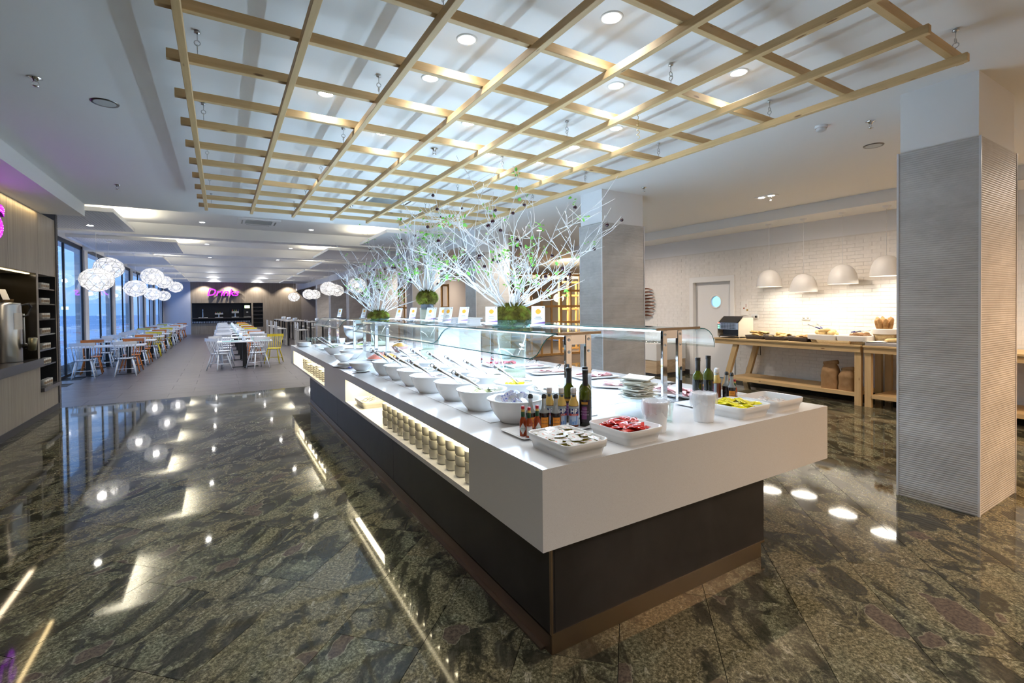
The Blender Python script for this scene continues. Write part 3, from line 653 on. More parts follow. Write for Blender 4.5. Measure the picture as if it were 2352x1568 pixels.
# ================================================================ BUFFET COUNTER
T = 0.90
ct = thing('buffet_counter', 'long buffet island with white speckled slab top on a dark panelled base', 'counter', (2.4, 5.5, 0))
def cpart(name, g, m, par=ct, loc=(-2.4, -5.5, 0)): return obj(name, g, m, par, loc=loc)
X0, X1, Y0, Y1 = 1.20, 3.65, 1.735, 10.70
N1, N2 = (7.0, 10.32), (2.475, 5.69)
slab = G().box(X0 + 0.36, Y0, 0.53, X1, Y1, T).box(X0, Y0, 0.815, X0 + 0.36, Y1, T).box(X0, Y0, 0.53, X0 + 0.36, Y1, 0.562)
slab.box(X0, Y0, 0.562, X0 + 0.36, N2[0], 0.815).box(X0, N2[1], 0.562, X0 + 0.36, N1[0], 0.815).box(X0, N1[1], 0.562, X0 + 0.36, Y1, 0.815)
sl = cpart('slab', slab, M['quartz'])
for a, b in ((2.62, 4.55), (4.56, 6.5), (6.51, 8.45), (8.46, 10.4)):
    obj('display_panel', G().rbox(1.42, a, T, 3.25, b, T + 0.003, 0.001), M['glossypanel'], ct, loc=(-2.4, -5.5, 0))
for a, b in (N1, N2):
    obj('niche_strip', G().box(X0 + 0.03, a + 0.01, 0.808, X0 + 0.05, b - 0.01, 0.8145), M['led_warm'], ct, loc=(-2.4, -5.5, 0))
    light('AREA', 'niche_light', (X0 + 0.11 - 2.4, (a + b) / 2 - 5.5, 0.806), P_NICHE * (b - a), (1.0, 0.87, 0.58), ct, 0.05, b - a - 0.04)
BX0, BX1, BY0, BY1 = 1.29, 2.985, 1.80, 8.90
base = cpart('base', G().box(BX0 + 0.02, BY0 + 0.02, 0.03, BX1 - 0.02, BY1 - 0.02, 0.53), M['blackmatte'])
ys = [BY0, 4.2, 6.6, BY1]
for a, b in zip(ys, ys[1:]):
    cpart('side_panel', G().box(BX0, a + 0.002, 0.09, BX0 + 0.02, b - 0.002, 0.53), M['darkpanel'])
    cpart('side_panel', G().box(BX1 - 0.02, a + 0.002, 0.09, BX1, b - 0.002, 0.53), M['darkpanel'])
cpart('end_panel', G().box(BX0 + 0.02, BY0, 0.09, BX1 - 0.02, BY0 + 0.02, 0.53), M['darkpanel'])
cpart('end_panel', G().box(BX0 + 0.02, BY1 - 0.02, 0.09, BX1 - 0.02, BY1, 0.53), M['darkpanel'])
cpart('corner_strip', G().box(BX0 - 0.003, BY0 - 0.003, 0.09, BX0 + 0.006, BY0 + 0.012, 0.53).box(BX0, BY0 - 0.004, 0.085, BX1, BY0, 0.096), M['bronze'])
cpart('kick_plate', G().box(BX0 - 0.002, BY0 - 0.004, 0, BX1 - 0.04, BY0 + 0.01, 0.085), M['bronze'])
cpart('kick_plate', G().box(BX0 - 0.004, BY0 + 0.01, 0, BX0 + 0.01, BY1, 0.085).box(BX0 - 0.03, BY0 + 0.05, 0, BX0 - 0.004, BY1, 0.012), M['bronzedark'])

# ---- glass food guards (sneeze screens): chrome post pairs, flat glass shelf, curved glass front, light bar
def guard(label, side, y0, y1, posts, seams):
    """side -1: glass curves towards -x; posts: y of post pairs; seams: y where the curved sheets meet"""
    xc = 1.985 if side < 0 else 2.88
    t = thing('food_guard', label, 'food guard', (xc, y0, T), group='glass food guards')
    def X(d): return side * d                       # d: outwards distance from post centre line
    for yp in posts:
        for dx in (-0.082, 0.082): obj('post', G().rbox(dx - 0.024, yp - y0 - 0.012, 0.0, dx + 0.024, yp - y0 + 0.012, 0.535, 0.003), M['chrome'], t)
        obj('top_plate', G().rbox(-0.106, yp - y0 - 0.008, 0.475, 0.106, yp - y0 + 0.008, 0.538, 0.002), M['chrome'], t)
        obj('base_plate', G().rbox(-0.13, yp - y0 - 0.04, 0.0, 0.13, yp - y0 + 0.04, 0.006, 0.002), M['steel'], t)
        for dx in (-0.082, 0.082):
            for z in (0.43, 0.507): obj('bolt', G().lathe([(0.0, -0.006), (0.009, -0.005), (0.011, 0)], 12, M=Matrix.Rotation(R(-90), 4, 'X')), M['steel'], t, loc=(dx, yp - y0 - 0.012 - 0.0, z))
    # flat glass shelf
    xi, xo = -0.18, 0.18
    a, b = sorted((X(xi), X(xo)))
    ed = seams
    for s0, s1 in zip(ed, ed[1:]):
        g = G().add([(a, s0 - y0, 0.545), (b, s0 - y0, 0.545), (b, s1 - y0, 0.545), (a, s1 - y0, 0.545), (a, s0 - y0, 0.553), (b, s0 - y0, 0.553), (b, s1 - y0, 0.553), (a, s1 - y0, 0.553)],
                    [(0, 3, 2, 1), (4, 5, 6, 7)], 0)
        g.add([(a, s0 - y0, 0.545), (b, s0 - y0, 0.545), (b, s1 - y0, 0.545), (a, s1 - y0, 0.545), (a, s0 - y0, 0.553), (b, s0 - y0, 0.553), (b, s1 - y0, 0.553), (a, s1 - y0, 0.553)],
              [(0, 1, 5, 4), (1, 2, 6, 5), (2, 3, 7, 6), (3, 0, 4, 7)], 1)
        obj('glass_shelf', g, [M['guardglass'], M['glassedge']], t)
        # curved front: flat start, rolls down, flares at the hem
        pr = [(0.185, 0.549), (0.225, 0.543), (0.262, 0.523), (0.292, 0.492), (0.315, 0.455), (0.335, 0.430), (0.36, 0.415), (0.385, 0.408)] if side < 0 else \
             [(0.185, 0.549), (0.30, 0.547), (0.37, 0.540), (0.42, 0.520), (0.455, 0.490), (0.478, 0.450), (0.487, 0.415), (0.485, 0.385)]
        q = []
        for i, (d, z) in enumerate(pr):
            d0, z0 = pr[max(i - 1, 0)]; d1, z1 = pr[min(i + 1, len(pr) - 1)]; nx, nz = (z1 - z0), -(d1 - d0); l = math.hypot(nx, nz); q.append((d + nx / l * 0.007, z + nz / l * 0.007))
        n = len(pr); ya, yb = s0 - y0 + 0.004, s1 - y0 - 0.004
        vs = [(X(d), y, z) for y in (ya, yb) for d, z in pr] + [(X(d), y, z) for y in (ya, yb) for d, z in q]
        g = G(); fs = []
        for i in range(n - 1): fs += [(i, i + 1, n + i + 1, n + i), (2 * n + i, 3 * n + i, 3 * n + i + 1, 2 * n + i + 1)]
        g.add(vs, fs, 0, True); es = [(n - 1, 2 * n - 1, 4 * n - 1, 3 * n - 1), (0, 2 * n, 3 * n, n)]
        for i in range(n - 1): es += [(i, 2 * n + i, 2 * n + i + 1, i + 1), (n + i, n + i + 1, 3 * n + i + 1, 3 * n + i)]
        g.add(vs, es, 1)
        obj('curved_glass', g, [M['guardglass'], M['glassedge']], t)
    obj('end_strip', G().rbox(-0.18, -0.006, 0.538, 0.18 if side < 0 else 0.30, 0.012, 0.557, 0.002), M['bronze'], t)
    for yp in (0.12, (y1 - y0) / 2, y1 - y0 - 0.12): obj('tube_clip', G().box(-0.012, yp - 0.01, 0.53, 0.012, yp + 0.01, 0.545), M['steel'], t)
    obj('light_tube', G().tube([(0, 0.08, 0.527), (0, y1 - y0 - 0.08, 0.527)], 0.010, 8), M['led_cool'], t)
    light('AREA', 'guard_light_down', (0, (y1 - y0) / 2, 0.514), P_GUARD * (y1 - y0), COOL, t, 0.06, y1 - y0 - 0.2)
    light('AREA', 'guard_light_up', (0, (y1 - y0) / 2, 0.540), P_UP * (y1 - y0), COOL, t, 0.06, y1 - y0 - 0.2, rot=(PI, 0, 0))
guard('curved glass food guard over the white bowls, with small menu cards on top', -1, 2.43, 7.0, (2.45, 6.93), (2.43, 4.03, 7.0))
guard('curved glass food guard at the far end of the counter over the salami', -1, 8.2, 10.5, (8.24, 10.44), (8.2, 9.5, 10.5))
guard('curved glass food guard over the cold-cut platters beside the columns', 1, 2.43, 10.2, (2.45, 5.4, 8.3), (2.43, 5.4, 8.3, 10.2))
# white service plinth between the guards
t = thing('display_plinth', 'tall white plinth standing on the counter between the glass guards', 'plinth', (2.48, 5.35, T + 0.003))
obj('body', G().rbox(-0.14, -0.31, 0.0, 0.14, 0.31, 0.585, 0.004), M['whitewall'], t)
obj('lid', G().rbox(-0.16, -0.33, 0.585, 0.16, 0.33, 0.602, 0.003), M['white'], t)
# ================================================================ THINGS ON THE COUNTER
rnd = random.Random(11)
TP = T + 0.003
POR = M['porcelain']
# ---- big white bowls with serving spoons
bowl_me = G().lathe([(0.0, 0.004), (0.085, 0.004), (0.090, 0.0), (0.096, 0.0), (0.100, 0.008), (0.132, 0.045), (0.156, 0.092), (0.168, 0.134), (0.181, 0.141), (0.182, 0.146), (0.168, 0.146), (0.150, 0.100), (0.126, 0.052), (0.09, 0.02), (0.0, 0.016)], 40).mesh('bowl_body', POR)
def fill_mesh(name, mat_, z=0.105, r=0.143, h=0.012, seed=0, n=10):
    q = random.Random(seed); g = G()
    hs = [[q.uniform(-1, 1) for i in range(24)] for j in range(n + 1)]
    g.grid(lambda u, v: ((r * v) * math.cos(2 * PI * u), (r * v) * math.sin(2 * PI * u), z + h * (1 - v * v) + 0.004 * hs[int(round(v * n))][int(round(u * 24)) % 24] * (1 if 0 < v < 1 else 0)), 24, n)
    return g.mesh(name, mat_)
lump = lambda nme, c, c2, sc=60: speckled(nme, c, c2, tuple(min(1, a * 1.15) for a in c), sc, 0.5, 0.7)
F = {'curd': lump('white_curd', (0.78, 0.78, 0.75), (0.60, 0.60, 0.58), 70), 'pink': lump('pink_yoghurt', (0.74, 0.60, 0.60), (0.50, 0.25, 0.27), 90), 'cream': lump('cream_filling', (0.80, 0.80, 0.80), (0.70, 0.70, 0.70), 40),
     'yellow': lump('yellow_fruit_juice', (0.82, 0.76, 0.25), (0.75, 0.62, 0.08), 40), 'beige': lump('beige_dressing', (0.60, 0.47, 0.36), (0.42, 0.28, 0.18), 90), 'green': lump('green_leaf_salad', (0.25, 0.42, 0.08), (0.08, 0.20, 0.02), 30),
     'meat': lump('cured_meat', (0.36, 0.10, 0.06), (0.17, 0.03, 0.02), 30), 'pasta': lump('orange_chips', (0.55, 0.20, 0.03), (0.34, 0.09, 0.01), 30), 'ham': lump('pink_ham', (0.72, 0.42, 0.42), (0.58, 0.26, 0.27), 18), 'beef': lump('red_slices', (0.55, 0.07, 0.10), (0.38, 0.03, 0.05), 25)}
fills = {k: fill_mesh('filling', F[k], seed=i) for i, k in enumerate(('curd', 'pink', 'cream', 'yellow'))}
def spoon_geo():
    g = G(); pts = [(0.03, 0, 0.085), (-0.06, 0, 0.145), (-0.14, 0, 0.198), (-0.205, 0, 0.240)]
    g.tube(pts, [0.008, 0.012, 0.016, 0.014], 10)
    return g
spoonm = plain('spoon_steel', (0.80, 0.81, 0.84), 0.18, 1.0)
spoon_me = spoon_geo().mesh('handle', spoonm)
spoon_tip = G().tube([(-0.205 - 0.014 + 0.014 * math.cos(a), 0, 0.247 + 0.014 * math.sin(a)) for a in [2 * PI * i / 10 for i in range(11)]], 0.0045, 6, cap=False).mesh('ring', spoonm)
spoon_grip = G().tube([(-0.175, 0, 0.2205), (-0.20, 0, 0.2368)], [0.0168, 0.0158], 10).mesh('grip_band', M['steel'])
spoon_cup = G().lathe([(0.0, 0.0), (0.02, 0.002), (0.035, 0.012), (0.034, 0.014), (0.02, 0.005), (0.0, 0.003)], 14, c=(0.055, 0, 0.115), sx=1.2).mesh('spoon_bowl', M['chrome'])
def spoon(x, y, rz, label):
    t = thing('serving_spoon', label, 'spoon', (x, y, TP + 0.02), rz, 'steel serving spoons in the bowls')
    obj('handle', spoon_me, parent=t); obj('ring', spoon_tip, parent=t); obj('grip_band', spoon_grip, parent=t); obj('spoon_bowl', spoon_cup, parent=t)
front = [(1.585, 2.585, None), (1.565, 3.01, None), (1.575, 3.45, 'curd'), (1.53, 3.885, 'pink'), (1.555, 4.32, 'cream'), (1.56, 4.76, 'cream'), (1.55, 5.19, 'curd')]
back = [(1.985, 2.74, None), (1.95, 3.155, 'yellow'), (1.935, 3.60, 'cream'), (1.93, 4.0, 'cream'), (1.92, 4.45, 'cream'), (1.905, 4.89, 'cream'), (1.87, 5.32, 'cream')]
ftxt = ['holding blue foil portion cups, nearest of the outer row', 'holding pale green fruit halves', 'with white curd, third of the outer row', 'with pinkish yoghurt', 'fifth of the outer row', 'sixth of the outer row', 'seventh of the outer row']
btxt = ['holding folded paper sachets behind the sauce bottles', 'with yellow fruit, second of the inner row', 'third of the inner row', 'fourth of the inner row', 'fifth of the inner row', 'sixth of the inner row', 'last of the inner row by the guard posts']
for row, txts, nmr in ((front, ftxt, 'outer'), (back, btxt, 'inner')):
    for i, ((x, y, f), tx) in enumerate(zip(row, txts)):
        t = thing('serving_bowl', 'deep white serving bowl ' + tx, 'bowl', (x, y, TP), rnd.uniform(0, 6), 'white serving bowls')
        obj('bowl_body', bowl_me, parent=t)
        if f: obj('filling', fills[f], parent=t)
        if i >= 1: spoon(x + 0.02, y - 0.02, R(-32 + rnd.uniform(-10, 8)) , 'long steel serving spoon in the %s bowl of the %s row' % (ORD[i], nmr))
# portion cups, fruit and sachets lying in bowls
foil = speckled('blue_foil_print', (0.55, 0.56, 0.66), (0.03, 0.06, 0.42), (0.55, 0.18, 0.18), 60, 0.25, 0.8)
cupg = G().lathe([(0.0, 0.0), (0.017, 0.0), (0.022, 0.02), (0.026, 0.021)], 14, mi=0).disc(0.026, 0.0215, 14, mi=1)
cup_me = cupg.mesh('jam_portion', [plain('white_cup_plastic', (0.72, 0.72, 0.74), 0.3), foil])
def heap(name, me, cx, cy, z, r, n, label, cat, group, hmax=0.05, tilt=0.9, s=(1, 1), flat=False):
    for i in range(n):
        a = rnd.uniform(0, 2 * PI); d = r * math.sqrt(rnd.random())
        o = obj(name, me, loc=(cx + d * math.cos(a), cy + d * math.sin(a), z + hmax * (1 - d / r) + rnd.uniform(0, 0.012)), rot=(rnd.uniform(-tilt, tilt), rnd.uniform(-tilt, tilt), rnd.uniform(0, 6.3)))
        k = rnd.uniform(*s); o.scale = (k, k, k); tag(o, label, cat, group)
heap('jam_portion', cup_me, 1.585, 2.585, TP + 0.115, 0.105, 26, 'small blue foil portion cup heaped in the nearest bowl', 'portion cup', 'foil cups in the bowl', 0.05)
pear_me = G().ico(0.05, (0, 0, 0), 3, sc=(1.0, 0.85, 0.55)).mesh('fruit_half', speckled('pale_green_fruit', (0.68, 0.74, 0.42), (0.60, 0.70, 0.30), (0.80, 0.84, 0.62), 30, 0.35, 0.5))
heap('fruit_half', pear_me, 1.565, 3.01, TP + 0.095, 0.085, 8, 'pale green fruit half in the second bowl', 'fruit', 'fruit halves in the bowl', 0.02, 0.4)
sach_me = G().grid(lambda u, v: ((u - 0.5) * 0.09, (v - 0.5) * 0.05, 0.006 * math.sin(PI * u) * math.sin(PI * v) + 0.003 * math.sin(9 * u + 5 * v)), 6, 4).mesh('paper_sachet', M['paper'])
sm = sach_me.copy(); heap('paper_sachet', sach_me, 1.985, 2.74, TP + 0.12, 0.12, 14, 'folded white paper sachet in the bowl behind the sauces', 'sachet', 'paper sachets in the bowl', 0.04, 0.9)
lem_me = G().ico(0.022, (0, 0, 0), 2, sc=(1.2, 1, 0.7)).mesh('lemon_piece', plain('lemon_yellow', (0.80, 0.66, 0.02), 0.35))
heap('lemon_piece', lem_me, 1.95, 3.155, TP + 0.118, 0.08, 7, 'small bright yellow fruit piece in the inner bowl', 'fruit', 'yellow fruit in the bowl', 0.01, 0.4)

# ---- rectangular trays of portions at the near end
def rrect(hx, hy, r, n=5):
    p = []
    for cx, cy, a0 in ((hx - r, hy - r, 0), (-hx + r, hy - r, 90), (-hx + r, -hy + r, 180), (hx - r, -hy + r, 270)):
        for i in range(n + 1): a = R(a0 + 90 * i / n); p.append((cx + r * math.cos(a), cy + r * math.sin(a)))
    return p
def loft(rings, closed_bottom=True):
    g = G(); n = len(rings[0][0]); vs = []; fs = []
    for p, z in rings: vs += [(x, y, z) for x, y in p]
    for j in range(len(rings) - 1): fs += [(j * n + i, j * n + (i + 1) % n, (j + 1) * n + (i + 1) % n, (j + 1) * n + i) for i in range(n)]
    g.add(vs, fs, 0, True); g.add(vs, [tuple(range(n - 1, -1, -1)), tuple((len(rings) - 1) * n + i for i in range(n))], 0); return g
def tray_mesh(hx, hy, h=0.078):
    return loft([(rrect(hx - 0.022, hy - 0.022, 0.03), 0.0), (rrect(hx - 0.012, hy - 0.012, 0.035), 0.04), (rrect(hx - 0.004, hy - 0.004, 0.038), 0.042), (rrect(hx, hy, 0.04), h - 0.002), (rrect(hx - 0.003, hy - 0.003, 0.038), h), (rrect(hx - 0.007, hy - 0.007, 0.036), h - 0.002), (rrect(hx - 0.02, hy - 0.02, 0.03), 0.012), (rrect(hx - 0.03, hy - 0.03, 0.025), 0.008)])
def tray(x, y, hx, hy, label, h=0.078, z=T):
    o = obj('portion_tray', tray_mesh(hx, hy, h), POR, loc=(x, y, z)); return tag(o, label, 'tray', 'white portion trays')
tray(1.475, 1.915, 0.135, 0.175, 'white rectangular tray of round butter cups at the counter corner')
tray(1.885, 1.925, 0.14, 0.16, 'white rectangular tray full of red sauce sachets')
tray(2.905, 1.94, 0.16, 0.155, 'white rectangular tray full of yellow mustard sachets')
tray(3.285, 1.935, 0.175, 0.15, 'white rectangular tray of white sugar sachets, farthest along the counter end')
bt = G().lathe([(0.0, 0.0), (0.016, 0.0), (0.021, 0.016), (0.030, 0.017)], 14, mi=0).disc(0.030, 0.0175, 16, mi=1).disc(0.017, 0.0179, 12, mi=2).box(-0.009, -0.004, 0.018, 0.009, 0.003, 0.0181, 3)
bt_me = bt.mesh('butter_cup', [plain('olive_cup', (0.38, 0.30, 0.02), 0.3), plain('cup_lid', (0.66, 0.62, 0.55), 0.3), plain('cup_lid_centre', (0.72, 0.70, 0.66), 0.3), plain('cup_lid_print', (0.60, 0.22, 0.12), 0.4)])
k = 0
for j in range(7):
    for i in range(5):
        x = 1.475 - 0.088 + 0.044 * i + rnd.uniform(-0.008, 0.008); y = 1.915 - 0.132 + 0.044 * j + rnd.uniform(-0.008, 0.008)
        if (i, j) in ((2, 3), (3, 2), (1, 1)): continue
        tag(obj('butter_cup', bt_me, loc=(x, y, T + 0.050 + rnd.uniform(0, 0.010)), rot=(rnd.uniform(-0.25, 0.25), rnd.uniform(-0.25, 0.25), rnd.uniform(0, 6.3))), 'small round butter cup with printed lid in the corner tray', 'portion cup', 'butter cups in the tray')
def sachet(col, ink, nme, L_=0.085, W_=0.055):
    g = G(); g.grid(lambda u, v: ((u - 0.5) * L_, (v - 0.5) * W_, 0.011 * (math.sin(PI * u) * math.sin(PI * v)) ** 0.6 + 0.002 * math.sin(7 * u + 9 * v)), 8, 6)
    g.grid(lambda u, v: ((u - 0.5) * L_, (v - 0.5) * W_, -0.006 * (math.sin(PI * u) * math.sin(PI * v)) ** 0.6), 8, 6)
    g.grid(lambda u, v: ((u - 0.5) * L_ * 0.6, (v - 0.5) * W_ * 0.35, 0.0122 * (math.sin(PI * (0.2 + 0.6 * u)) * math.sin(PI * (0.32 + 0.35 * v))) ** 0.6 + 0.0012), 6, 4, 1)
    return g.mesh(nme, [plain(nme + '_film', col, 0.16), ink])
sr = sachet((0.62, 0.035, 0.02), speckled('red_sachet_print', (0.55, 0.10, 0.06), (0.55, 0.42, 0.30), (0.20, 0.01, 0.01), 130, 0.2, 0.9), 'ketchup_sachet')
sy = sachet((0.74, 0.66, 0.015), speckled('yellow_sachet_print', (0.72, 0.62, 0.03), (0.35, 0.20, 0.03), (0.80, 0.72, 0.2), 130, 0.25, 0.9), 'mustard_sachet')
sw = sachet((0.74, 0.70, 0.66), speckled('white_sachet_print', (0.70, 0.66, 0.62), (0.45, 0.08, 0.05), (0.2, 0.25, 0.3), 70, 0.4, 0.8), 'sugar_sachet', 0.07, 0.035)
def fill_tray(name, me, x, y, hx, hy, n, z0, z1, label, group, tilt=0.3):
    for i in range(n):
        f = i / n
        o = obj(name, me, loc=(x + rnd.uniform(-hx, hx), y + rnd.uniform(-hy, hy), z0 + (z1 - z0) * f), rot=(rnd.uniform(-tilt, tilt), rnd.uniform(-tilt, tilt), rnd.uniform(0, 6.3)))
        tag(o, label, 'sachet', group)
fill_tray('ketchup_sachet', sr, 1.885, 1.925, 0.088, 0.108, 64, T + 0.02, T + 0.086, 'shiny red sauce sachet in the tray beside the bucket', 'red sachets in the tray')
fill_tray('mustard_sachet', sy, 2.905, 1.94, 0.105, 0.10, 46, T + 0.03, T + 0.085, 'yellow mustard sachet in the white tray', 'yellow sachets in the tray')
fill_tray('sugar_sachet', sw, 3.285, 1.935, 0.11, 0.085, 30, T + 0.025, T + 0.055, 'small white printed sugar sachet in the farthest tray', 'sugar sachets in the tray', 0.18)

# ---- sauce bottles with their printed labels
def bent(body, size, r, zc, ang, shear=0.0, offset=0.0):
    v, f = text_geo(body, size, shear, 0.0, offset)
    return [(r * math.cos(ang + p.x / r), r * math.sin(ang + p.x / r), zc + p.y) for p in v], f
def patch(g, r, z0, z1, a0, a1, mi, n=12, skew=0.0):
    g.grid(lambda u, v: (r * math.cos(a0 + (a1 - a0) * u), r * math.sin(a0 + (a1 - a0) * u), z0 + (z1 - z0) * v), n, 2, mi)
MAT = {'amber': plain('brown_sauce', (0.17, 0.035, 0.008), 0.12), 'red': plain('hot_red_sauce', (0.30, 0.05, 0.012), 0.12), 'dark': plain('dark_sauce', (0.018, 0.010, 0.007), 0.1), 'oliveglass': plain('olive_bottle_glass', (0.085, 0.11, 0.004), 0.06, trans=0.35),
       'darkglass': plain('dark_bottle_glass', (0.006, 0.007, 0.003), 0.05), 'clear': plain('clear_bottle_glass', (0.62, 0.66, 0.66), 0.05, trans=0.6), 'yellowglass': plain('sauce_stained_glass', (0.62, 0.42, 0.12), 0.1), 'capred': plain('red_cap', (0.45, 0.02, 0.03), 0.35),
       'green': plain('green_neck_foil', (0.005, 0.06, 0.022), 0.3), 'labwhite': plain('label_white', (0.62, 0.62, 0.58), 0.5), 'labblue': plain('label_blue', (0.015, 0.03, 0.16), 0.4), 'labred': plain('label_red', (0.50, 0.045, 0.025), 0.4), 'labsky': plain('label_pale_blue', (0.40, 0.50, 0.66), 0.5),
       'laborange': plain('label_orange', (0.68, 0.24, 0.01), 0.5), 'ink': plain('label_ink', (0.02, 0.02, 0.02), 0.5), 'inkgreen': plain('label_green_ink', (0.02, 0.16, 0.08), 0.5), 'capwhite': plain('cap_white', (0.70, 0.68, 0.66), 0.4), 'purple': plain('label_violet', (0.16, 0.03, 0.14), 0.4),
       'labgold': plain('label_gold', (0.45, 0.22, 0.02), 0.4), 'tower': plain('label_tower_blue', (0.06, 0.19, 0.50), 0.5), 'labgrey': plain('label_grey', (0.36, 0.42, 0.46), 0.5), 'white': plain('label_letter_white', (0.78, 0.78, 0.76), 0.5), 'labblack': plain('label_black', (0.012, 0.008, 0.010), 0.35)}
def hp_bottle(label, x, y, face, group, z=None, full=True):
    """brown sauce, white cap; label: HP / SAUCE"""
    t = thing('sauce_bottle', label, 'bottle', (x, y, z if z is not None else TP), face, group)
    rs = 0.0305
    obj('glass_body', G().lathe([(0.0, 0.0), (0.028, 0.0), (rs, 0.004), (rs, 0.125)], 24, mi=0).lathe([(rs, 0.125), (0.029, 0.14), (0.018, 0.165), (0.0155, 0.20), (0.0, 0.20)], 24, mi=1), [MAT['amber'], MAT['yellowglass']], t)
    obj('cap', G().lathe([(0.0165, 0.200), (0.0172, 0.202), (0.0172, 0.225), (0.015, 0.229), (0.0, 0.229)], 20), MAT['capwhite'], t)
    obj('neck_label', G().lathe([(0.0172, 0.170), (0.0162, 0.196)], 20).lathe([(0.0174, 0.176), (0.0166, 0.190)], 6, a0=-0.5, a1=0.5, mi=1), [MAT['labgrey'], plain('crest', (0.08, 0.10, 0.12), 0.5)], t)
    g = G(); r = rs + 0.0006; w = 1.05
    patch(g, r, 0.012, 0.072, -w, w, 0); patch(g, r, 0.072, 0.108, -w, w, 1); patch(g, r, 0.108, 0.122, -w, w, 2); patch(g, r + 0.0004, 0.066, 0.078, -w, w, 3)
    lab = obj('front_label', g, [MAT['labsky'], MAT['labblue'], MAT['labgrey'], MAT['labred']], t)
    v, f = bent('HP', 0.036, r + 0.0008, 0.0925, 0.0, 0, 0.0012); g2 = G().add(v, f, 0); v, f = bent('SAUCE', 0.0105, r + 0.001, 0.0722, 0.0); g2.add(v, f, 0)
    v, f = bent('THE ORIGINAL', 0.0045, r + 0.0006, 0.115, 0.0); g2.add(v, f, 1)
    for a, b, h in ((0.45, 0.62, 0.05), (0.1, 0.3, 0.022), (-0.3, -0.05, 0.018), (-0.7, -0.5, 0.03), (0.5, 0.56, 0.058)): patch(g2, r + 0.0005, 0.014, 0.014 + h, a, b, 2, 4)
    obj('lettering', g2, [MAT['white'], MAT['ink'], MAT['tower']], lab)
    gb = G(); patch(gb, r, 0.012, 0.122, PI - 0.8, PI + 0.8, 0); obj('back_label', gb, [MAT['labgrey']], t)
    return t
def tabasco(label, x, y, face, group, back=False, z=None, s=1.0):
    t = thing('pepper_sauce_bottle', label, 'bottle', (x, y, z if z is not None else TP), face, group); t.scale = (s, s, s)
    obj('glass_body', G().lathe([(0.0, 0.0), (0.0185, 0.0), (0.0195, 0.004), (0.0195, 0.075), (0.017, 0.09), (0.0095, 0.105), (0.009, 0.108)], 20, mi=0), [MAT['red']], t)
    obj('neck_foil', G().lathe([(0.0105, 0.106), (0.0105, 0.133), (0.009, 0.134)], 16), MAT['green'], t)
    obj('neck', G().lathe([(0.009, 0.134), (0.011, 0.138), (0.0085, 0.142), (0.0085, 0.148)], 16), MAT['yellowglass'], t)
    obj('cap', G().lathe([(0.0095, 0.148), (0.0098, 0.162), (0.008, 0.165), (0.0, 0.165)], 16), MAT['capred'], t)
    r = 0.0201; g = G()
    if back:
        patch(g, r, 0.012, 0.062, -0.8, 0.8, 0, 8); lab = obj('back_label', g, [MAT['labwhite']], t); v, f = bent('TABASCO', 0.0062, r + 0.0004, 0.0565, 0.0)
        obj('lettering', G().add(v, f, 0), [MAT['labred']], lab)
    else:
        d = [(0.0, 0.012), (0.95, 0.042), (0.0, 0.074), (-0.95, 0.042)]
        n = 10; vs = []; fs = []
        for i in range(n + 1):
            a = -0.95 + 1.9 * i / n; h = 0.031 * (1 - abs(a) / 0.95); vs += [(r * math.cos(a), r * math.sin(a), 0.042 - h), (r * math.cos(a), r * math.sin(a), 0.043 + h)]
        fs = [(2 * i, 2 * i + 2, 2 * i + 3, 2 * i + 1) for i in range(n)]
        lab = obj('diamond_label', G().add(vs, fs, 0, True), [MAT['labwhite']], t); v, f = bent('TABASCO', 0.0078, r + 0.0005, 0.0425, 0.0)
        g2 = G().add(v, f, 0); v, f = bent('PEPPER SAUCE', 0.0032, r + 0.0005, 0.034, 0.0); g2.add(v, f, 0); obj('lettering', g2, [MAT['inkgreen']], lab)
    return t
def worcester(label, x, y, face, group, z=None, s=1.0):
    t = thing('dark_sauce_bottle', label, 'bottle', (x, y, z if z is not None else TP), face, group); t.scale = (s, s, s)
    obj('glass_body', G().lathe([(0.0, 0.0), (0.028, 0.0), (0.0295, 0.004), (0.0295, 0.092), (0.029, 0.1)], 24, mi=0).lathe([(0.029, 0.1), (0.026, 0.108), (0.0165, 0.122), (0.0125, 0.15), (0.012, 0.185)], 24, mi=1), [MAT['dark'], MAT['clear']], t)
    obj('cap', G().lathe([(0.0145, 0.183), (0.0145, 0.203), (0.009, 0.204), (0.009, 0.209), (0.0, 0.209)], 18), M['black'], t)
    r = 0.0301; g = G(); patch(g, r, 0.016, 0.076, -0.95, 0.55, 0); patch(g, r, 0.010, 0.084, 0.85, 1.5, 0)
    lab = obj('front_label', g, [MAT['laborange']], t); g2 = G()
    v, f = bent('LEA &', 0.0115, r + 0.0005, 0.060, -0.2); g2.add(v, f, 0); v, f = bent('PERRINS', 0.0115, r + 0.0005, 0.040, -0.2); g2.add(v, f, 0)
    obj('lettering', g2, [MAT['ink']], lab); return t
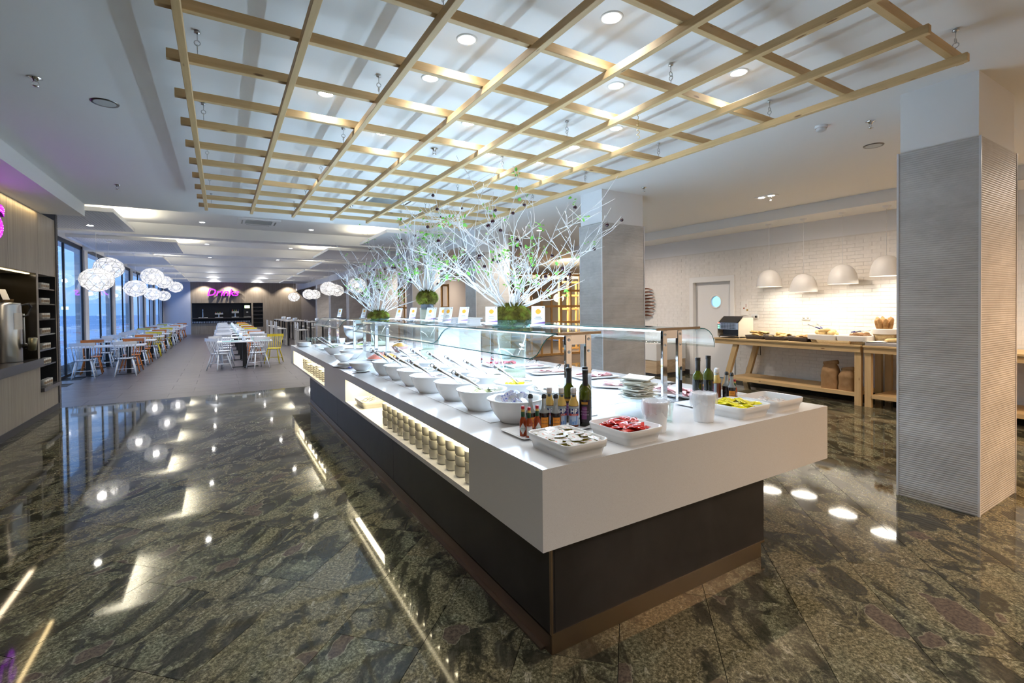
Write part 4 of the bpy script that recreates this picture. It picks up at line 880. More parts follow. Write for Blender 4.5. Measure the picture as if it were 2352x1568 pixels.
def oil(label, x, y, face, group, dark=False, z=None, script=True, s=1.0):
    t = thing('oil_bottle', label, 'bottle', (x, y, z if z is not None else TP), face, group); t.scale = (s, s, s)
    obj('glass_body', G().lathe([(0.0, 0.0), (0.034, 0.0), (0.0375, 0.005), (0.0375, 0.185 if dark else 0.165)], 28, mi=0).lathe([(0.0375, 0.185 if dark else 0.165), (0.0375, 0.20), (0.034, 0.218), (0.020, 0.236), (0.0155, 0.25), (0.015, 0.262)], 28, mi=1), [MAT['darkglass'], MAT['oliveglass']], t)
    obj('neck_sleeve', G().lathe([(0.0165, 0.246), (0.0168, 0.315), (0.0185, 0.317), (0.0185, 0.325), (0.017, 0.327), (0.0185, 0.332), (0.0185, 0.340), (0.0, 0.341)], 20), M['black'], t)
    r = 0.0381; g = G(); patch(g, r, 0.03, 0.155, -0.9, 0.9, 0); patch(g, r + 0.0004, 0.138, 0.152, -0.55, 0.45, 1); patch(g, r + 0.0004, 0.05, 0.125, -0.5, 0.3, 2)
    lab = obj('front_label', g, [MAT['labblack'], MAT['labgold'], MAT['purple']], t); g2 = G()
    for i, w in enumerate(('Aceto', 'Balsamico', 'di Modena')): v, f = bent(w, 0.0125, r + 0.001, 0.112 - 0.017 * i, -0.05, 0.3); g2.add(v, f, 0)
    obj('lettering', g2, [plain('label_lilac', (0.42, 0.33, 0.42), 0.5)] if 'label_lilac' not in bpy.data.materials else [bpy.data.materials['label_lilac']], lab); return t
tocam = lambda x, y: math.atan2(-y, -x)
# shallow plates under the sauces
def flat_plate(x, y, hx, hy, label, z=T):
    o = obj('sauce_plate', loft([(rrect(hx - 0.03, hy - 0.03, 0.02), 0.0), (rrect(hx, hy, 0.02), 0.012), (rrect(hx, hy, 0.02), 0.016), (rrect(hx - 0.012, hy - 0.012, 0.015), 0.013), (rrect(hx - 0.03, hy - 0.03, 0.012), 0.006)]), POR, loc=(x, y, z)); return tag(o, label, 'plate')
flat_plate(1.62, 2.285, 0.25, 0.13, 'flat white plate carrying the sauce bottles by the butter tray')
ZP = T + 0.0065
tabasco('red pepper sauce bottle with a diamond label, nearest the bowls', 1.425, 2.245, tocam(1.42, 2.24) - 0.05, 'pepper sauces by the butter tray', z=ZP)
tabasco('red pepper sauce bottle showing its plain back label, middle of three', 1.437, 2.20, tocam(1.43, 2.2) + 0.1, 'pepper sauces by the butter tray', True, z=ZP)
tabasco('red pepper sauce bottle with a diamond label, closest to the dark sauces', 1.500, 2.215, tocam(1.5, 2.21) + 0.4, 'pepper sauces by the butter tray', z=ZP)
for i, ((x, y), l) in enumerate(zip([(1.535, 2.335), (1.60, 2.29), (1.655, 2.25)], ['half hidden behind the red sauces', 'middle one of the front group', 'closest to the brown sauces'])):
    worcester('dark sauce bottle with black cap and orange label, ' + l, x, y, tocam(x, y) + 0.35, 'dark sauces by the butter tray', z=ZP)
for i, ((x, y), l) in enumerate(zip([(1.685, 2.355), (1.738, 2.305), (1.795, 2.26)], ['rearmost of the front group', 'middle of the front group', 'beside the oil bottles'])):
    hp_bottle('brown sauce bottle with white cap and blue letter label, ' + l, x, y, tocam(x, y) + (0.0, 0.2, 0.05)[i], 'brown sauces by the butter tray', z=ZP)
for i, ((x, y, d), l) in enumerate(zip([(1.845, 2.37, 0), (1.865, 2.235, 0), (1.955, 2.345, 0)], ['behind the brown sauces', 'frontmost, above the red sachets', 'rearmost of three'])):
    oil('dark green vinegar bottle with black neck and violet label, ' + l, x, y, tocam(x, y) - 0.1, 'vinegar bottles by the red sachets', d, z=T)
# second sauce group near the right-hand guard posts
flat_plate(3.10, 2.27, 0.30, 0.10, 'flat white plate carrying the second group of sauce bottles')
oil('dark vinegar bottle seen from its side, beside the chrome posts', 2.915, 2.245, tocam(2.9, 2.25) + 1.5, 'second vinegar bottles', True, z=ZP)
oil('green oil bottle half full, behind the lined bucket', 3.085, 2.285, tocam(3.1, 2.3) + 1.5, 'second vinegar bottles', False, z=ZP)
hp_bottle('brown sauce bottle turned to its grey back label, before the bench leg', 3.215, 2.31, tocam(3.2, 2.3) + PI - 0.75, 'second brown sauces', z=ZP)
hp_bottle('brown sauce bottle hidden behind another, before the bench leg', 3.27, 2.345, tocam(3.2, 2.3) + 2.0, 'second brown sauces', z=ZP)
worcester('dark sauce bottle with empty clear neck, rear one by the mustard', 3.275, 2.265, tocam(3.3, 2.3) + 1.2, 'second dark sauces', z=ZP)
worcester('full dark sauce bottle with orange label, front one by the mustard', 3.255, 2.21, tocam(3.3, 2.25) + 0.3, 'second dark sauces', z=ZP)
tabasco('red pepper sauce bottle standing behind the mustard tray, nearer one', 3.33, 2.235, tocam(3.4, 2.2) + 0.2, 'second pepper sauces', z=ZP, s=0.9)
tabasco('red pepper sauce bottle standing behind the mustard tray, farther one', 3.355, 2.29, tocam(3.4, 2.2) + 0.2, 'second pepper sauces', z=ZP, s=0.9)

# ---- lined waste buckets, tumbler, napkins on an acrylic riser
def bucket(x, y, label, seed):
    q = random.Random(seed)
    t = thing('waste_bucket', label, 'bucket', (x, y, T), q.uniform(0, 6), 'lined white buckets')
    obj('pail', G().lathe([(0.0, 0.0), (0.056, 0.0), (0.058, 0.004), (0.071, 0.168), (0.073, 0.172), (0.068, 0.171), (0.056, 0.01), (0.0, 0.008)], 36), M['pail'], t)
    n = 40; wob = [q.uniform(-1, 1) for _ in range(n)]; low = [0.016 * math.sin(3 * 2 * PI * k / n + seed) + 0.008 * math.sin(8 * 2 * PI * k / n) for k in range(n)]; wob = [0.6 * math.sin(9 * 2 * PI * k / n + seed) + 0.5 * wob[k] for k in range(n)]
    def fn(u, v):
        i = int(round(u * n)) % n; a = 2 * PI * u
        if v < 0.3: r = 0.066 - 0.006 * (0.3 - v) / 0.3; z = 0.11 + 0.068 * v / 0.3
        elif v < 0.5: r = 0.066 + 0.010 * (v - 0.3) / 0.2; z = 0.178
        else: r = 0.0765 + 0.003 * wob[i] + 0.006 * math.sin(PI * (v - 0.5) * 2); z = 0.178 - (0.075 + low[i]) * (v - 0.5) / 0.5
        return ((r + 0.0016 * wob[i]) * math.cos(a), (r + 0.0016 * wob[i]) * math.sin(a), z + 0.003 * wob[(i * 7) % n] * (1 if v > 0.2 else 0))
    obj('bin_liner', G().grid(fn, n, 10, sm=False), M['bag'], t)
bucket(2.125, 1.925, 'white bucket lined with clear plastic beside the red sachets', 3)
bucket(2.56, 1.93, 'white bucket lined with clear plastic beside the mustard tray', 5)
tag(obj('glass_tumbler', G().lathe([(0.0, 0.006), (0.024, 0.006), (0.026, 0.0), (0.030, 0.002), (0.036, 0.115), (0.034, 0.115), (0.028, 0.012), (0.0, 0.012)], 24), M['glass'], loc=(2.365, 2.045, T)), 'plain clear glass tumbler behind the lined bucket', 'glass')
t = thing('acrylic_riser', 'clear acrylic riser carrying the pile of napkins', 'riser', (2.39, 2.31, T), R(12))
obj('riser_top', G().box(-0.13, -0.10, 0.10, 0.13, 0.10, 0.106), M['acrylic'], t)
for s in (-1, 1): obj('riser_leg', G().box(s * 0.127 - 0.003, -0.10, 0, s * 0.127 + 0.003, 0.10, 0.10), M['acrylic'], t)
tag(obj('glass_plate', G().lathe([(0.0, 0.0), (0.09, 0.0), (0.135, 0.012), (0.135, 0.016), (0.09, 0.005), (0.0, 0.005)], 32), M['glass'], loc=(2.39, 2.31, T + 0.106)), 'round clear glass plate under the napkins', 'plate')
for i in range(15):
    s_ = rnd.uniform(0.155, 0.18); g = G(); ph = rnd.uniform(0, 6)
    g.grid(lambda u, v: ((u - 0.5) * s_, (v - 0.5) * s_, 0.004 + 0.002 * math.sin(5 * u + ph) * math.sin(4 * v)), 5, 5); g.grid(lambda u, v: ((u - 0.5) * s_, (v - 0.5) * s_, -0.003 + 0.002 * math.sin(5 * u + ph) * math.sin(4 * v)), 5, 5)
    hs = s_ / 2; g.box(-hs, -hs, -0.003, hs, -hs + 0.001, 0.004).box(-hs, -hs, -0.003, -hs + 0.001, hs, 0.004)
    tag(obj('paper_napkin', g, M['napkin'], loc=(2.39 + rnd.uniform(-0.025, 0.025), 2.31 + rnd.uniform(-0.02, 0.02), T + 0.119 + 0.0088 * i), rot=(rnd.uniform(-0.05, 0.05), rnd.uniform(-0.05, 0.05), rnd.uniform(-0.5, 0.9))),
        'folded white paper napkin in the untidy pile on the acrylic riser', 'napkin', 'paper napkins on the riser')

# ---- menu cards in acrylic blocks along the guard shelf
def card(x, y, rz, label, w=0.105, h=0.165):
    t = thing('menu_card', label, 'menu card', (x, y, T + 0.553), rz, 'menu cards on the guard')
    Mx = Matrix.Rotation(R(-18), 4, 'X')
    obj('acrylic_block', G().box(-w * 0.55, -0.03, 0.0, w * 0.55, 0.045, 0.05), M['acrylic'], t)
    cdx = obj('card_sheet', G().box(-w / 2, -0.001, 0.02, w / 2, 0.001, 0.02 + h, M=Mx), M['cardback'], t)
    MF = Mx @ Matrix.Translation((0, -0.0014, 0.02)) @ Matrix.Rotation(R(90), 4, 'X')
    g = G().disc(w * 0.20, 0, 20, 0, M=MF @ Matrix.Translation((0, h * 0.72, 0)))
    g.add([(-w / 2, h * 0.13, 0), (w / 2, h * 0.13, 0), (w / 2, h * 0.22, 0)], [(0, 1, 2)], 1, M=MF)
    for i, (l, hh) in enumerate(((0.4, 0.008), (0.6, 0.004), (0.5, 0.004))): g.add([(-w * l / 2, h * (0.42 - 0.055 * i), 0), (w * l / 2, h * (0.42 - 0.055 * i), 0), (w * l / 2, h * (0.42 - 0.055 * i) + hh, 0), (-w * l / 2, h * (0.42 - 0.055 * i) + hh, 0)], [(0, 1, 2, 3)], 2, M=MF)
    g.add([(w * 0.30, h * 0.90, 0), (w * 0.42, h * 0.90, 0), (w * 0.42, h * 0.96, 0), (w * 0.30, h * 0.96, 0)], [(0, 1, 2, 3)], 2, M=MF)
    obj('print', g, [M['orangeink'], M['purpleink'], M['greyink']], cdx)
cards = [(2.09, 3.06, -36, 'nearest, in front of the twig arrangement'), (2.03, 3.70, -30, 'second from the near end, beside the moss'), (2.06, 4.36, -52, 'third from the near end'), (1.97, 4.56, -58, 'fourth from the near end'), (2.04, 4.83, -48, 'fifth from the near end'),
         (2.03, 5.20, -55, 'sixth from the near end, overlapping another'), (2.12, 5.35, -50, 'seventh, before the white plinth'), (2.10, 5.98, -58, 'eighth from the near end'), (2.02, 6.32, -66, 'ninth, last on the near guard')]
for x, y, a, l in cards: card(x, y, R(a), 'tilted white menu card with orange dot, ' + l)
for x, y, a, l in ((2.06, 8.32, -60, 'by the third plant, nearer'), (2.10, 8.48, -72, 'by the third plant, farther'), (1.98, 9.9, -60, 'at the far end of the counter')): card(x, y, R(a), 'tilted white menu card with orange dot, ' + l)

# ---- cold cuts on porcelain platters under the right-hand guard
plat_me = loft([(rrect(0.13, 0.19, 0.03), 0.006), (rrect(0.15, 0.21, 0.04), 0.012), (rrect(0.175, 0.24, 0.05), 0.026), (rrect(0.175, 0.24, 0.05), 0.030), (rrect(0.15, 0.21, 0.04), 0.018), (rrect(0.13, 0.19, 0.03), 0.013)]).mesh('dish', POR)
foot_me = G().box(-0.10, -0.16, 0, -0.06, -0.13, 0.008).box(0.06, -0.16, 0, 0.10, -0.13, 0.008).box(-0.10, 0.13, 0, -0.06, 0.16, 0.008).box(0.06, 0.13, 0, 0.10, 0.16, 0.008).mesh('rubber_feet', M['black'])
def slices(mat_, n, seed, folded=False):
    q = random.Random(seed); g = G()
    for i in range(n):
        cx, cy = q.uniform(-0.085, 0.085), -0.15 + 0.30 * i / max(1, n - 1); rr = q.uniform(0.045, 0.06); ph = q.uniform(0, 6); z0 = 0.017 + 0.001 * i
        A = 0.012 if folded else 0.004
        g.grid(lambda u, v: (cx + rr * v * math.cos(2 * PI * u), cy + rr * v * math.sin(2 * PI * u), z0 + A * v * (1 + math.sin(4 * PI * u + ph)) + 0.004 * v), 14, 3)
    return g.mesh('sliced_meat', mat_)
def platter(x, y, rz, label, mat_, n, seed, folded=False):
    t = thing('meat_platter', label, 'platter', (x, y, TP), rz, 'cold-cut platters')
    obj('dish', plat_me, parent=t); obj('rubber_feet', foot_me, parent=t); obj('sliced_meat', slices(mat_, n, seed, folded), parent=t)
platter(3.12, 2.62, R(8), 'white platter of folded pink ham behind the chrome posts', F['ham'], 14, 1, True)
platter(3.02, 3.15, R(35), 'white platter of pale pink sliced meat behind the napkins', F['ham'], 12, 2)
platter(3.2, 3.72, R(80), 'white platter of mixed pale ham slices with tongs', F['ham'], 12, 3, True)
platter(3.02, 4.22, R(75), 'white platter of flat pink meat before the first vase', F['ham'], 14, 4)
platter(3.1, 4.75, R(80), 'white platter half empty beside the vase', F['ham'], 6, 5)
platter(2.95, 5.12, R(82), 'white platter of bright red sliced beef by the plinth', F['beef'], 14, 6, True)
def tongs(x, y, z, rz, label):
    t = thing('serving_tongs', label, 'tongs', (x, y, z), rz, 'small black-gripped tongs')
    for s in (-1, 1):
        obj('arm', G().tube([(0.0, 0.0, 0.03), (0.08, s * 0.018, 0.025), (0.15, s * 0.022, 0.006)], [0.004, 0.005, 0.007], 6), M['steel'], t)
        obj('grip', G().tube([(0.01, s * 0.003, 0.03), (0.07, s * 0.017, 0.026)], 0.0075, 6), M['black'], t)
for x, y, a, l in ((3.26, 3.80, 200, 'on the mixed ham platter'), (3.25, 4.32, 215, 'on the flat pink meat'), (3.3, 4.85, 230, 'nearer of two beside the counter edge'), (3.33, 4.98, 200, 'farther of two beside the counter edge'), (3.25, 2.72, 170, 'on the folded ham')):
    tongs(x, y, TP + 0.04, R(a), 'small steel tongs with black grips ' + l)

# ---- far half of the counter
def lathe_thing(name, prof, mat_, x, y, label, cat, group=None, z=TP, n=28, rz=0, sx=1, sy=1, rot=None):
    o = obj(name, G().lathe(prof, n, sx=sx, sy=sy), mat_, loc=(x, y, z), rot=rot); return tag(o, label, cat, group)
t = thing('champagne_bowl', 'large brushed silver footed bowl at the far end of the counter', 'bowl', (2.38, 10.2, TP))
obj('foot', G().lathe([(0.0, 0.0), (0.10, 0.0), (0.095, 0.01), (0.04, 0.03), (0.03, 0.07), (0.04, 0.085)], 28), M['steel'], t)
obj('bowl_body', G().lathe([(0.04, 0.085), (0.12, 0.11), (0.20, 0.18), (0.235, 0.28), (0.24, 0.38), (0.233, 0.38), (0.225, 0.28), (0.19, 0.19), (0.0, 0.11)], 36), M['steel'], t)
tag(obj('linen_cloth', G().grid(lambda u, v: ((u - 0.5) * 0.46, (v - 0.5) * 0.46, 0.012 + 0.02 * abs(math.sin(6 * u + 2 * v)) * max(abs(u - 0.5), abs(v - 0.5)) * 2), 16, 16), M['linen'], loc=(2.38, 10.2, TP)), 'crumpled white cloth under the silver bowl', 'cloth')
glp = [(0.0, 0.0), (0.032, 0.0), (0.030, 0.003), (0.005, 0.008), (0.004, 0.06), (0.012, 0.07), (0.032, 0.09), (0.036, 0.115), (0.031, 0.15)]
gl_me = G().lathe(glp, 16).mesh('wine_glass', M['glass'])
for i in range(9):
    for j in range(2):
        tag(obj('wine_glass', gl_me, loc=(1.50 + 0.075 * i, 10.47 + 0.09 * j, T)), 'clear stemmed wine glass in the rows at the far counter end', 'glass', 'wine glasses at the far end')
dish_p = [(0.0, 0.0), (0.07, 0.0), (0.13, 0.018), (0.13, 0.022), (0.07, 0.005), (0.0, 0.005)]
pl_me = G().lathe(dish_p, 32).mesh('plate', POR)
for i in range(9): tag(obj('plate', pl_me, loc=(1.36, 10.05, T + 0.008 * i)), 'white plate in the stack at the far left counter corner', 'plate', 'stacked white plates')
lathe_thing('utensil_cup', [(0.0, 0.0), (0.045, 0.0), (0.06, 0.12), (0.056, 0.12), (0.042, 0.006), (0.0, 0.006)], POR, 2.12, 10.25, 'plain white cup beside the silver bowl', 'cup')
for (x, y), l in (((1.56, 9.75), 'nearer the counter edge'), ((1.74, 9.62), 'farther from the counter edge')): lathe_thing('small_bowl', [(0.0, 0.0), (0.04, 0.0), (0.068, 0.055), (0.064, 0.056), (0.035, 0.008), (0.0, 0.008)], POR, x, y, 'small white bowl near the wine glasses, ' + l, 'bowl')
def food_plate(x, y, s, label, fmat, seed):
    t = thing('food_plate', label, 'plate', (x, y, TP)); o = obj('dish', pl_me, parent=t); o.scale = (s, s, 1)
    obj('food', fill_mesh('food', fmat, 0.012, 0.10 * s, 0.03, seed), parent=t)
food_plate(1.62, 9.05, 1.4, 'wide white plate with pale salad near the far end', F['cream'], 31)
food_plate(2.08, 8.95, 1.5, 'wide white plate of mixed salad under the far guard', F['beige'], 32)
food_plate(2.88, 7.85, 1.3, 'white plate of chopped salad under the far right-hand guard', F['curd'], 33)
food_plate(2.3, 9.5, 1.2, 'white plate of salad leaves before the silver bowl', F['green'], 34)
skew = [(0.0, 0.0), (0.06, 0.0), (0.13, 0.055), (0.158, 0.098), (0.152, 0.099), (0.12, 0.058), (0.055, 0.008), (0.0, 0.008)]
for (x, y, r_, f), l in (((1.52, 7.98, 1.0, 'green'), 'of green salad leaves'), ((1.60, 7.12, 1.1, 'cream'), 'tall one behind the beige dressing'), ((1.43, 6.84, 0.85, 'beige'), 'of beige dressing at the counter edge')):
    t = thing('wide_bowl', 'flared white bowl ' + l, 'bowl', (x, y, TP)); o = obj('bowl_body', G().lathe(skew, 32), POR, t); o.scale = (r_, r_, 1.2 * r_); o = obj('filling', fill_mesh('filling', F[f], 0.075, 0.128, 0.015, 40), parent=t); o.scale = (r_, r_, 1.2 * r_)
spoon(1.52, 8.02, R(-40), 'long steel spoon in the green salad bowl'); spoon(1.46, 7.95, R(-20), 'steel spoon leaning in the green salad bowl')
t = thing('sauce_dish', 'empty flared white bowl on its saucer at the counter edge', 'bowl', (1.36, 5.58, TP))
obj('saucer', G().lathe([(0.0, 0.0), (0.06, 0.0), (0.105, 0.012), (0.105, 0.016), (0.06, 0.006), (0.0, 0.006)], 30), POR, t)
o = obj('bowl_body', G().lathe(skew, 32), POR, t, loc=(0, 0, 0.012)); o.scale = (0.9, 0.9, 1.0)
t = thing('carving_board', 'small dark slate board with bread and a blue knife', 'board', (1.31, 6.12, TP), R(20))
obj('slate', G().rbox(-0.11, -0.13, 0.0, 0.11, 0.13, 0.012, 0.003), plain('dark_slate', (0.06, 0.045, 0.04), 0.5), t)
tag(obj('table_knife', G().box(-0.012, -0.12, 0.0, 0.012, 0.0, 0.012, 0).box(-0.009, 0.0, 0.003, 0.009, 0.13, 0.006, 1), [M['bluegrip'], M['steel']], loc=(1.36, 6.0, TP + 0.012), rot=(0, 0, R(-35))), 'blue handled knife lying on the slate board', 'knife')
tag(obj('breadstick', G().tube([(-0.09, 0, 0), (0.0, 0.0, 0.006), (0.09, 0, 0)], [0.014, 0.02, 0.015], 10), M['linen'], loc=(1.31, 6.2, TP + 0.03), rot=(0, 0, R(-30))), 'rolled pale bread stick on the slate board', 'bread')
t = thing('salami_platter', 'large platter heaped with cured meats and orange chips', 'platter', (1.93, 6.72, TP))
obj('dish', G().lathe([(0.0, 0.0), (0.12, 0.0), (0.25, 0.03), (0.25, 0.034), (0.12, 0.006), (0.0, 0.006)], 36), POR, t)
obj('cured_meat', fill_mesh('cured_meat', F['meat'], 0.02, 0.20, 0.075, 50), parent=t, loc=(0, 0.05, 0))
obj('orange_chips', fill_mesh('orange_chips', F['pasta'], 0.02, 0.14, 0.07, 51), parent=t, loc=(0.06, -0.10, 0))
for x, y, a, l in ((1.82, 6.85, 20, 'nearer'), (1.95, 6.62, 10, 'middle'), (1.74, 6.66, 25, 'lowest')): tongs(x, y, TP + 0.085, R(a), 'black-gripped tongs on the cured meats, %s one' % l)
t = thing('chip_basket', 'flared pink bowl of golden crisps between the guards', 'bowl', (2.52, 7.75, TP))
obj('bowl_body', G().lathe([(0.0, 0.0), (0.07, 0.0), (0.15, 0.10), (0.146, 0.10), (0.065, 0.008), (0.0, 0.008)], 28), plain('pink_beige_bowl', (0.48, 0.30, 0.27), 0.5), t)
obj('crisps', fill_mesh('crisps', plain('golden_crisp', (0.55, 0.30, 0.05), 0.5), 0.09, 0.14, 0.06, 52), parent=t)
tongs(2.56, 7.7, TP + 0.15, R(150), 'steel tongs stuck in the golden crisps')
t = thing('loaf_dish', 'white oval dish of pale loaf slices before the guard posts', 'dish', (2.42, 6.98, TP))
obj('dish', G().lathe([(0.0, 0.0), (0.09, 0.0), (0.14, 0.04), (0.136, 0.042), (0.085, 0.008), (0.0, 0.008)], 30, sx=1.2), POR, t)
for i in range(6): tag(obj('bread_roll', G().ico(0.05, (0, 0, 0), 2, sc=(1.5, 0.8, 0.7)), speckled('floury_bread', (0.66, 0.60, 0.50), (0.40, 0.34, 0.28), (0.75, 0.70, 0.62), 40, 0.8, 0.7) if i == 0 else bpy.data.materials['floury_bread'], loc=(2.36 + 0.06 * (i % 3), 6.93 + 0.07 * (i // 3), TP + 0.065 + 0.01 * (i % 2)), rot=(0, 0, rnd.uniform(0, 3))), 'floury pale bread piece in the oval dish', 'bread', 'bread pieces in the oval dish')
lathe_thing('salad_bowl', [(0.0, 0.0), (0.08, 0.0), (0.16, 0.12), (0.17, 0.128), (0.155, 0.122), (0.07, 0.008), (0.0, 0.008)], POR, 3.42, 5.85, 'white bowl on the far side of the counter behind the first vase', 'bowl')

# ---- stoneware mugs stacked in the lit niches
cupp = [(0.0, 0.002), (0.034, 0.0), (0.042, 0.004), (0.0475, 0.014), (0.049, 0.030), (0.049, 0.0645), (0.0485, 0.066), (0.0475, 0.066), (0.046, 0.028), (0.034, 0.010), (0.0, 0.008)]
scup_me = G().lathe(cupp, 24).mesh('stacking_cup', M['creamware'])
lev = ['bottom', 'middle', 'top', 'fourth', 'uppermost']
for i in range(13):
    y = 2.60 + 0.1445 * i
    for j in range(3):
        tag(obj('stacking_cup', scup_me, loc=(1.287 + rnd.uniform(-0.003, 0.003), y, 0.562 + 0.0655 * j)), 'grey-cream stacking cup, %s of the %s stack from the near end of the long niche' % (lev[j], ORD[i]), 'cup', 'cups in the long niche')
saucer_me = G().lathe([(0.0, 0.002), (0.036, 0.0), (0.046, 0.004), (0.052, 0.012), (0.053, 0.030), (0.051, 0.030), (0.046, 0.012), (0.0, 0.008)], 20).mesh('saucer', M['creamware'])
for i in range(9):
    y = 7.16 + 0.27 * i; n = (5, 5, 5, 6, 5, 5, 4, 6, 6)[i]
    for j in range(n): tag(obj('shallow_dish', saucer_me, loc=(1.29, y, 0.562 + 0.031 * j)), 'grey-cream shallow dish in the %s stack from the near end of the far niche' % ORD[i], 'dish', 'dishes in stack %s of the far niche' % ORD[i])
o = tag(obj('cutlery_tray', tray_mesh(0.13, 0.19, 0.075), M['creamware'], loc=(1.38, 5.30, 0.562)), 'cream rectangular dish of spoons in the long niche', 'tray')
for i in range(5): tag(obj('teaspoon', G().tube([(-0.06, 0, 0), (0.05, 0, 0.012)], 0.004, 6).ico(0.018, (0.065, 0, 0.014), 1, sc=(1.3, 0.8, 0.4)), M['steel'], loc=(1.36 + rnd.uniform(-0.03, 0.03), 5.27 + 0.03 * i, 0.562 + 0.05), rot=(0, -0.15, rnd.uniform(-0.6, 0.6))), 'steel teaspoon in the cream niche dish', 'spoon', 'teaspoons in the niche dish')
# ================================================================ WHITE TWIG ARRANGEMENTS IN VASES
def twig_plant(seed, n, H_, spread, rad):
    """list of (branch G, tips): each main branch with its side twigs"""
    q = random.Random(seed); out = []
    def grow(g, p, d, length, r, depth, tips):
        k = max(3, int(length / 0.09)); pts = [p.copy()]; rs = [r]
        for i in range(k):
            d = (d + Vector((q.uniform(-1, 1), q.uniform(-1, 1), q.uniform(-0.5, 0.9))) * 0.24).normalized()
            p = p + d * (length / k); pts.append(p.copy()); rs.append(r * (1 - 0.7 * (i + 1) / k) + 0.0014)
        g.tube(pts, rs, 4, sm=True)
        tips.append((pts[-1], d.copy())); tips.append((pts[len(pts) // 2], d.copy()))
        if depth < 2:
            for j in range(q.randint(3, 4) if depth < 1 else q.randint(1, 3)):
                i = q.randint(max(1, int(k * 0.3)), k - 1)
                side = Vector((q.uniform(-1, 1), q.uniform(-1, 1), q.uniform(-0.25, 0.8))).normalized()
                grow(g, pts[i].copy(), (d * 0.55 + side * 0.75).normalized(), length * q.uniform(0.32, 0.58), rs[i] * 0.72, depth + 1, tips)
    for b in range(n):
        a = 2 * PI * (b + q.random()) / n; tilt = (q.random() ** 0.7) * spread
        d = Vector((math.cos(a) * math.sin(tilt), math.sin(a) * math.sin(tilt), math.cos(tilt)))
        g = G(); tips = []
        grow(g, Vector((math.cos(a) * rad * q.uniform(0.1, 0.8), math.sin(a) * rad * q.uniform(0.1, 0.8), 0)), d, H_ * q.uniform(0.5, 0.85) * (1 - 0.2 * tilt), 0.0062, 0, tips)
        out.append((g, tips))
    return out
def moss_geo(r, h, seed):
    q = random.Random(seed); g = G().ico(1.0, (0, 0, 0), 3, sc=(r, r, h), jit=0.07, rnd=q)
    for i in range(2600):
        z = q.uniform(-0.75, 1); a = q.uniform(0, 2 * PI); s = math.sqrt(1 - z * z); nrm = Vector((s * math.cos(a), s * math.sin(a), z)); p = Vector((nrm.x * r, nrm.y * r, nrm.z * h)) * 0.97
        d = (nrm + Vector((q.uniform(-1, 1), q.uniform(-1, 1), q.uniform(-1, 1))) * 0.6).normalized() * q.uniform(0.012, 0.032); w = d.cross(Vector((q.random(), q.random(), 1))).normalized() * 0.0028
        g.add([p - w, p + w, p + d], [(0, 1, 2)])
    return g
def leaves_geo(tips, seed, n, frac, ls=0.042):
    q = random.Random(seed); g = G(); src = [t for t in tips if q.random() < frac]
    for i in range(n):
        p, d = q.choice(src); p = p + Vector((q.uniform(-1, 1), q.uniform(-1, 1), q.uniform(-1, 1))) * 0.05
        l = q.uniform(0.6, 1.25) * ls; Mx = Matrix.Translation(p) @ Matrix.Rotation(q.uniform(0, 6.3), 4, 'Z') @ Matrix.Rotation(q.uniform(-1.2, 0.4), 4, 'Y') @ Matrix.Rotation(q.uniform(-0.8, 0.8), 4, 'X')
        g.add([(0, 0, 0), (l * 0.35, l * 0.38, 0.004), (l * 0.8, l * 0.28, 0.003), (l * 1.15, 0, -0.004), (l * 0.8, -l * 0.28, 0.003), (l * 0.35, -l * 0.38, 0.004), (l * 0.6, 0, -0.002)], [(0, 6, 2, 1), (6, 3, 2), (0, 5, 4, 6), (6, 4, 3)], 0, True, Mx)
    return g
bau_me = G().ico(0.019, (0, 0, 0), 2).tube([(0, 0, 0.018), (0, 0, 0.05)], 0.0012, 4).mesh('bauble', M['bauble'])
def plant(x, y, zv, zm, vr, mr, mh, label, seed, n, H_, spread, nleaf, nb, where, pot=False, fill=0.07):
    t = thing('twig_arrangement', label, 'plant', (x, y, TP))
    obj('vase', G().lathe([(0.0, 0.0), (vr * 0.92, 0.0), (vr * 0.96, 0.004), (vr, zv), (vr - 0.006, zv), (vr * 0.92 - 0.005, 0.012), (0.0, 0.012)], 40), M['glass'], t)
    obj('seed_filling', G().lathe([(0.0, 0.013), (vr * 0.90, 0.013), (vr * 0.91, fill), (vr * 0.5, fill * 1.15), (0.0, fill * 1.2)], 32), M['rice'], t)
    if pot: obj('pot', G().lathe([(0.0, zm - mh - 0.05), (vr * 0.80, zm - mh - 0.05), (vr * 0.93, zm), (0.0, zm)], 28), plain('dark_blue_grey_pot', (0.045, 0.05, 0.065), 0.35), t)
    else: obj('glass_dish', G().lathe([(0.0, zm - mh * 0.75), (mr * 0.96, zm - mh * 0.75), (mr * 1.02, zm - mh * 0.2), (mr * 0.99, zm - mh * 0.2), (mr * 0.93, zm - mh * 0.7), (0.0, zm - mh * 0.7)], 36), glassy('teal_glass', (0.70, 0.88, 0.90), 0.05, 0.03) if 'teal_glass' not in bpy.data.materials else bpy.data.materials['teal_glass'], t)
    stuff(obj('moss_ball', moss_geo(mr, mh, seed), M['moss'], t, loc=(0, 0, zm)))
    tips = []
    for g, tp in twig_plant(seed, n, H_, spread, mr * 0.6):
        obj('branch', g, M['branch'], t, loc=(0, 0, zm + mh * 0.5)); tips += tp
    stuff(obj('leaves', leaves_geo(tips, seed + 1, nleaf, 0.10), M['leaf'], t, loc=(0, 0, zm + mh * 0.5)))
    q = random.Random(seed + 5)
    for i in range(nb):
        p, d = q.choice(tips)
        tag(obj('bauble', bau_me, loc=(x + p.x, y + p.y, TP + zm + mh * 0.5 + p.z - 0.045)), 'tiny dark plum bauble hanging from the twigs of the ' + where, 'bauble', 'baubles on the ' + where)
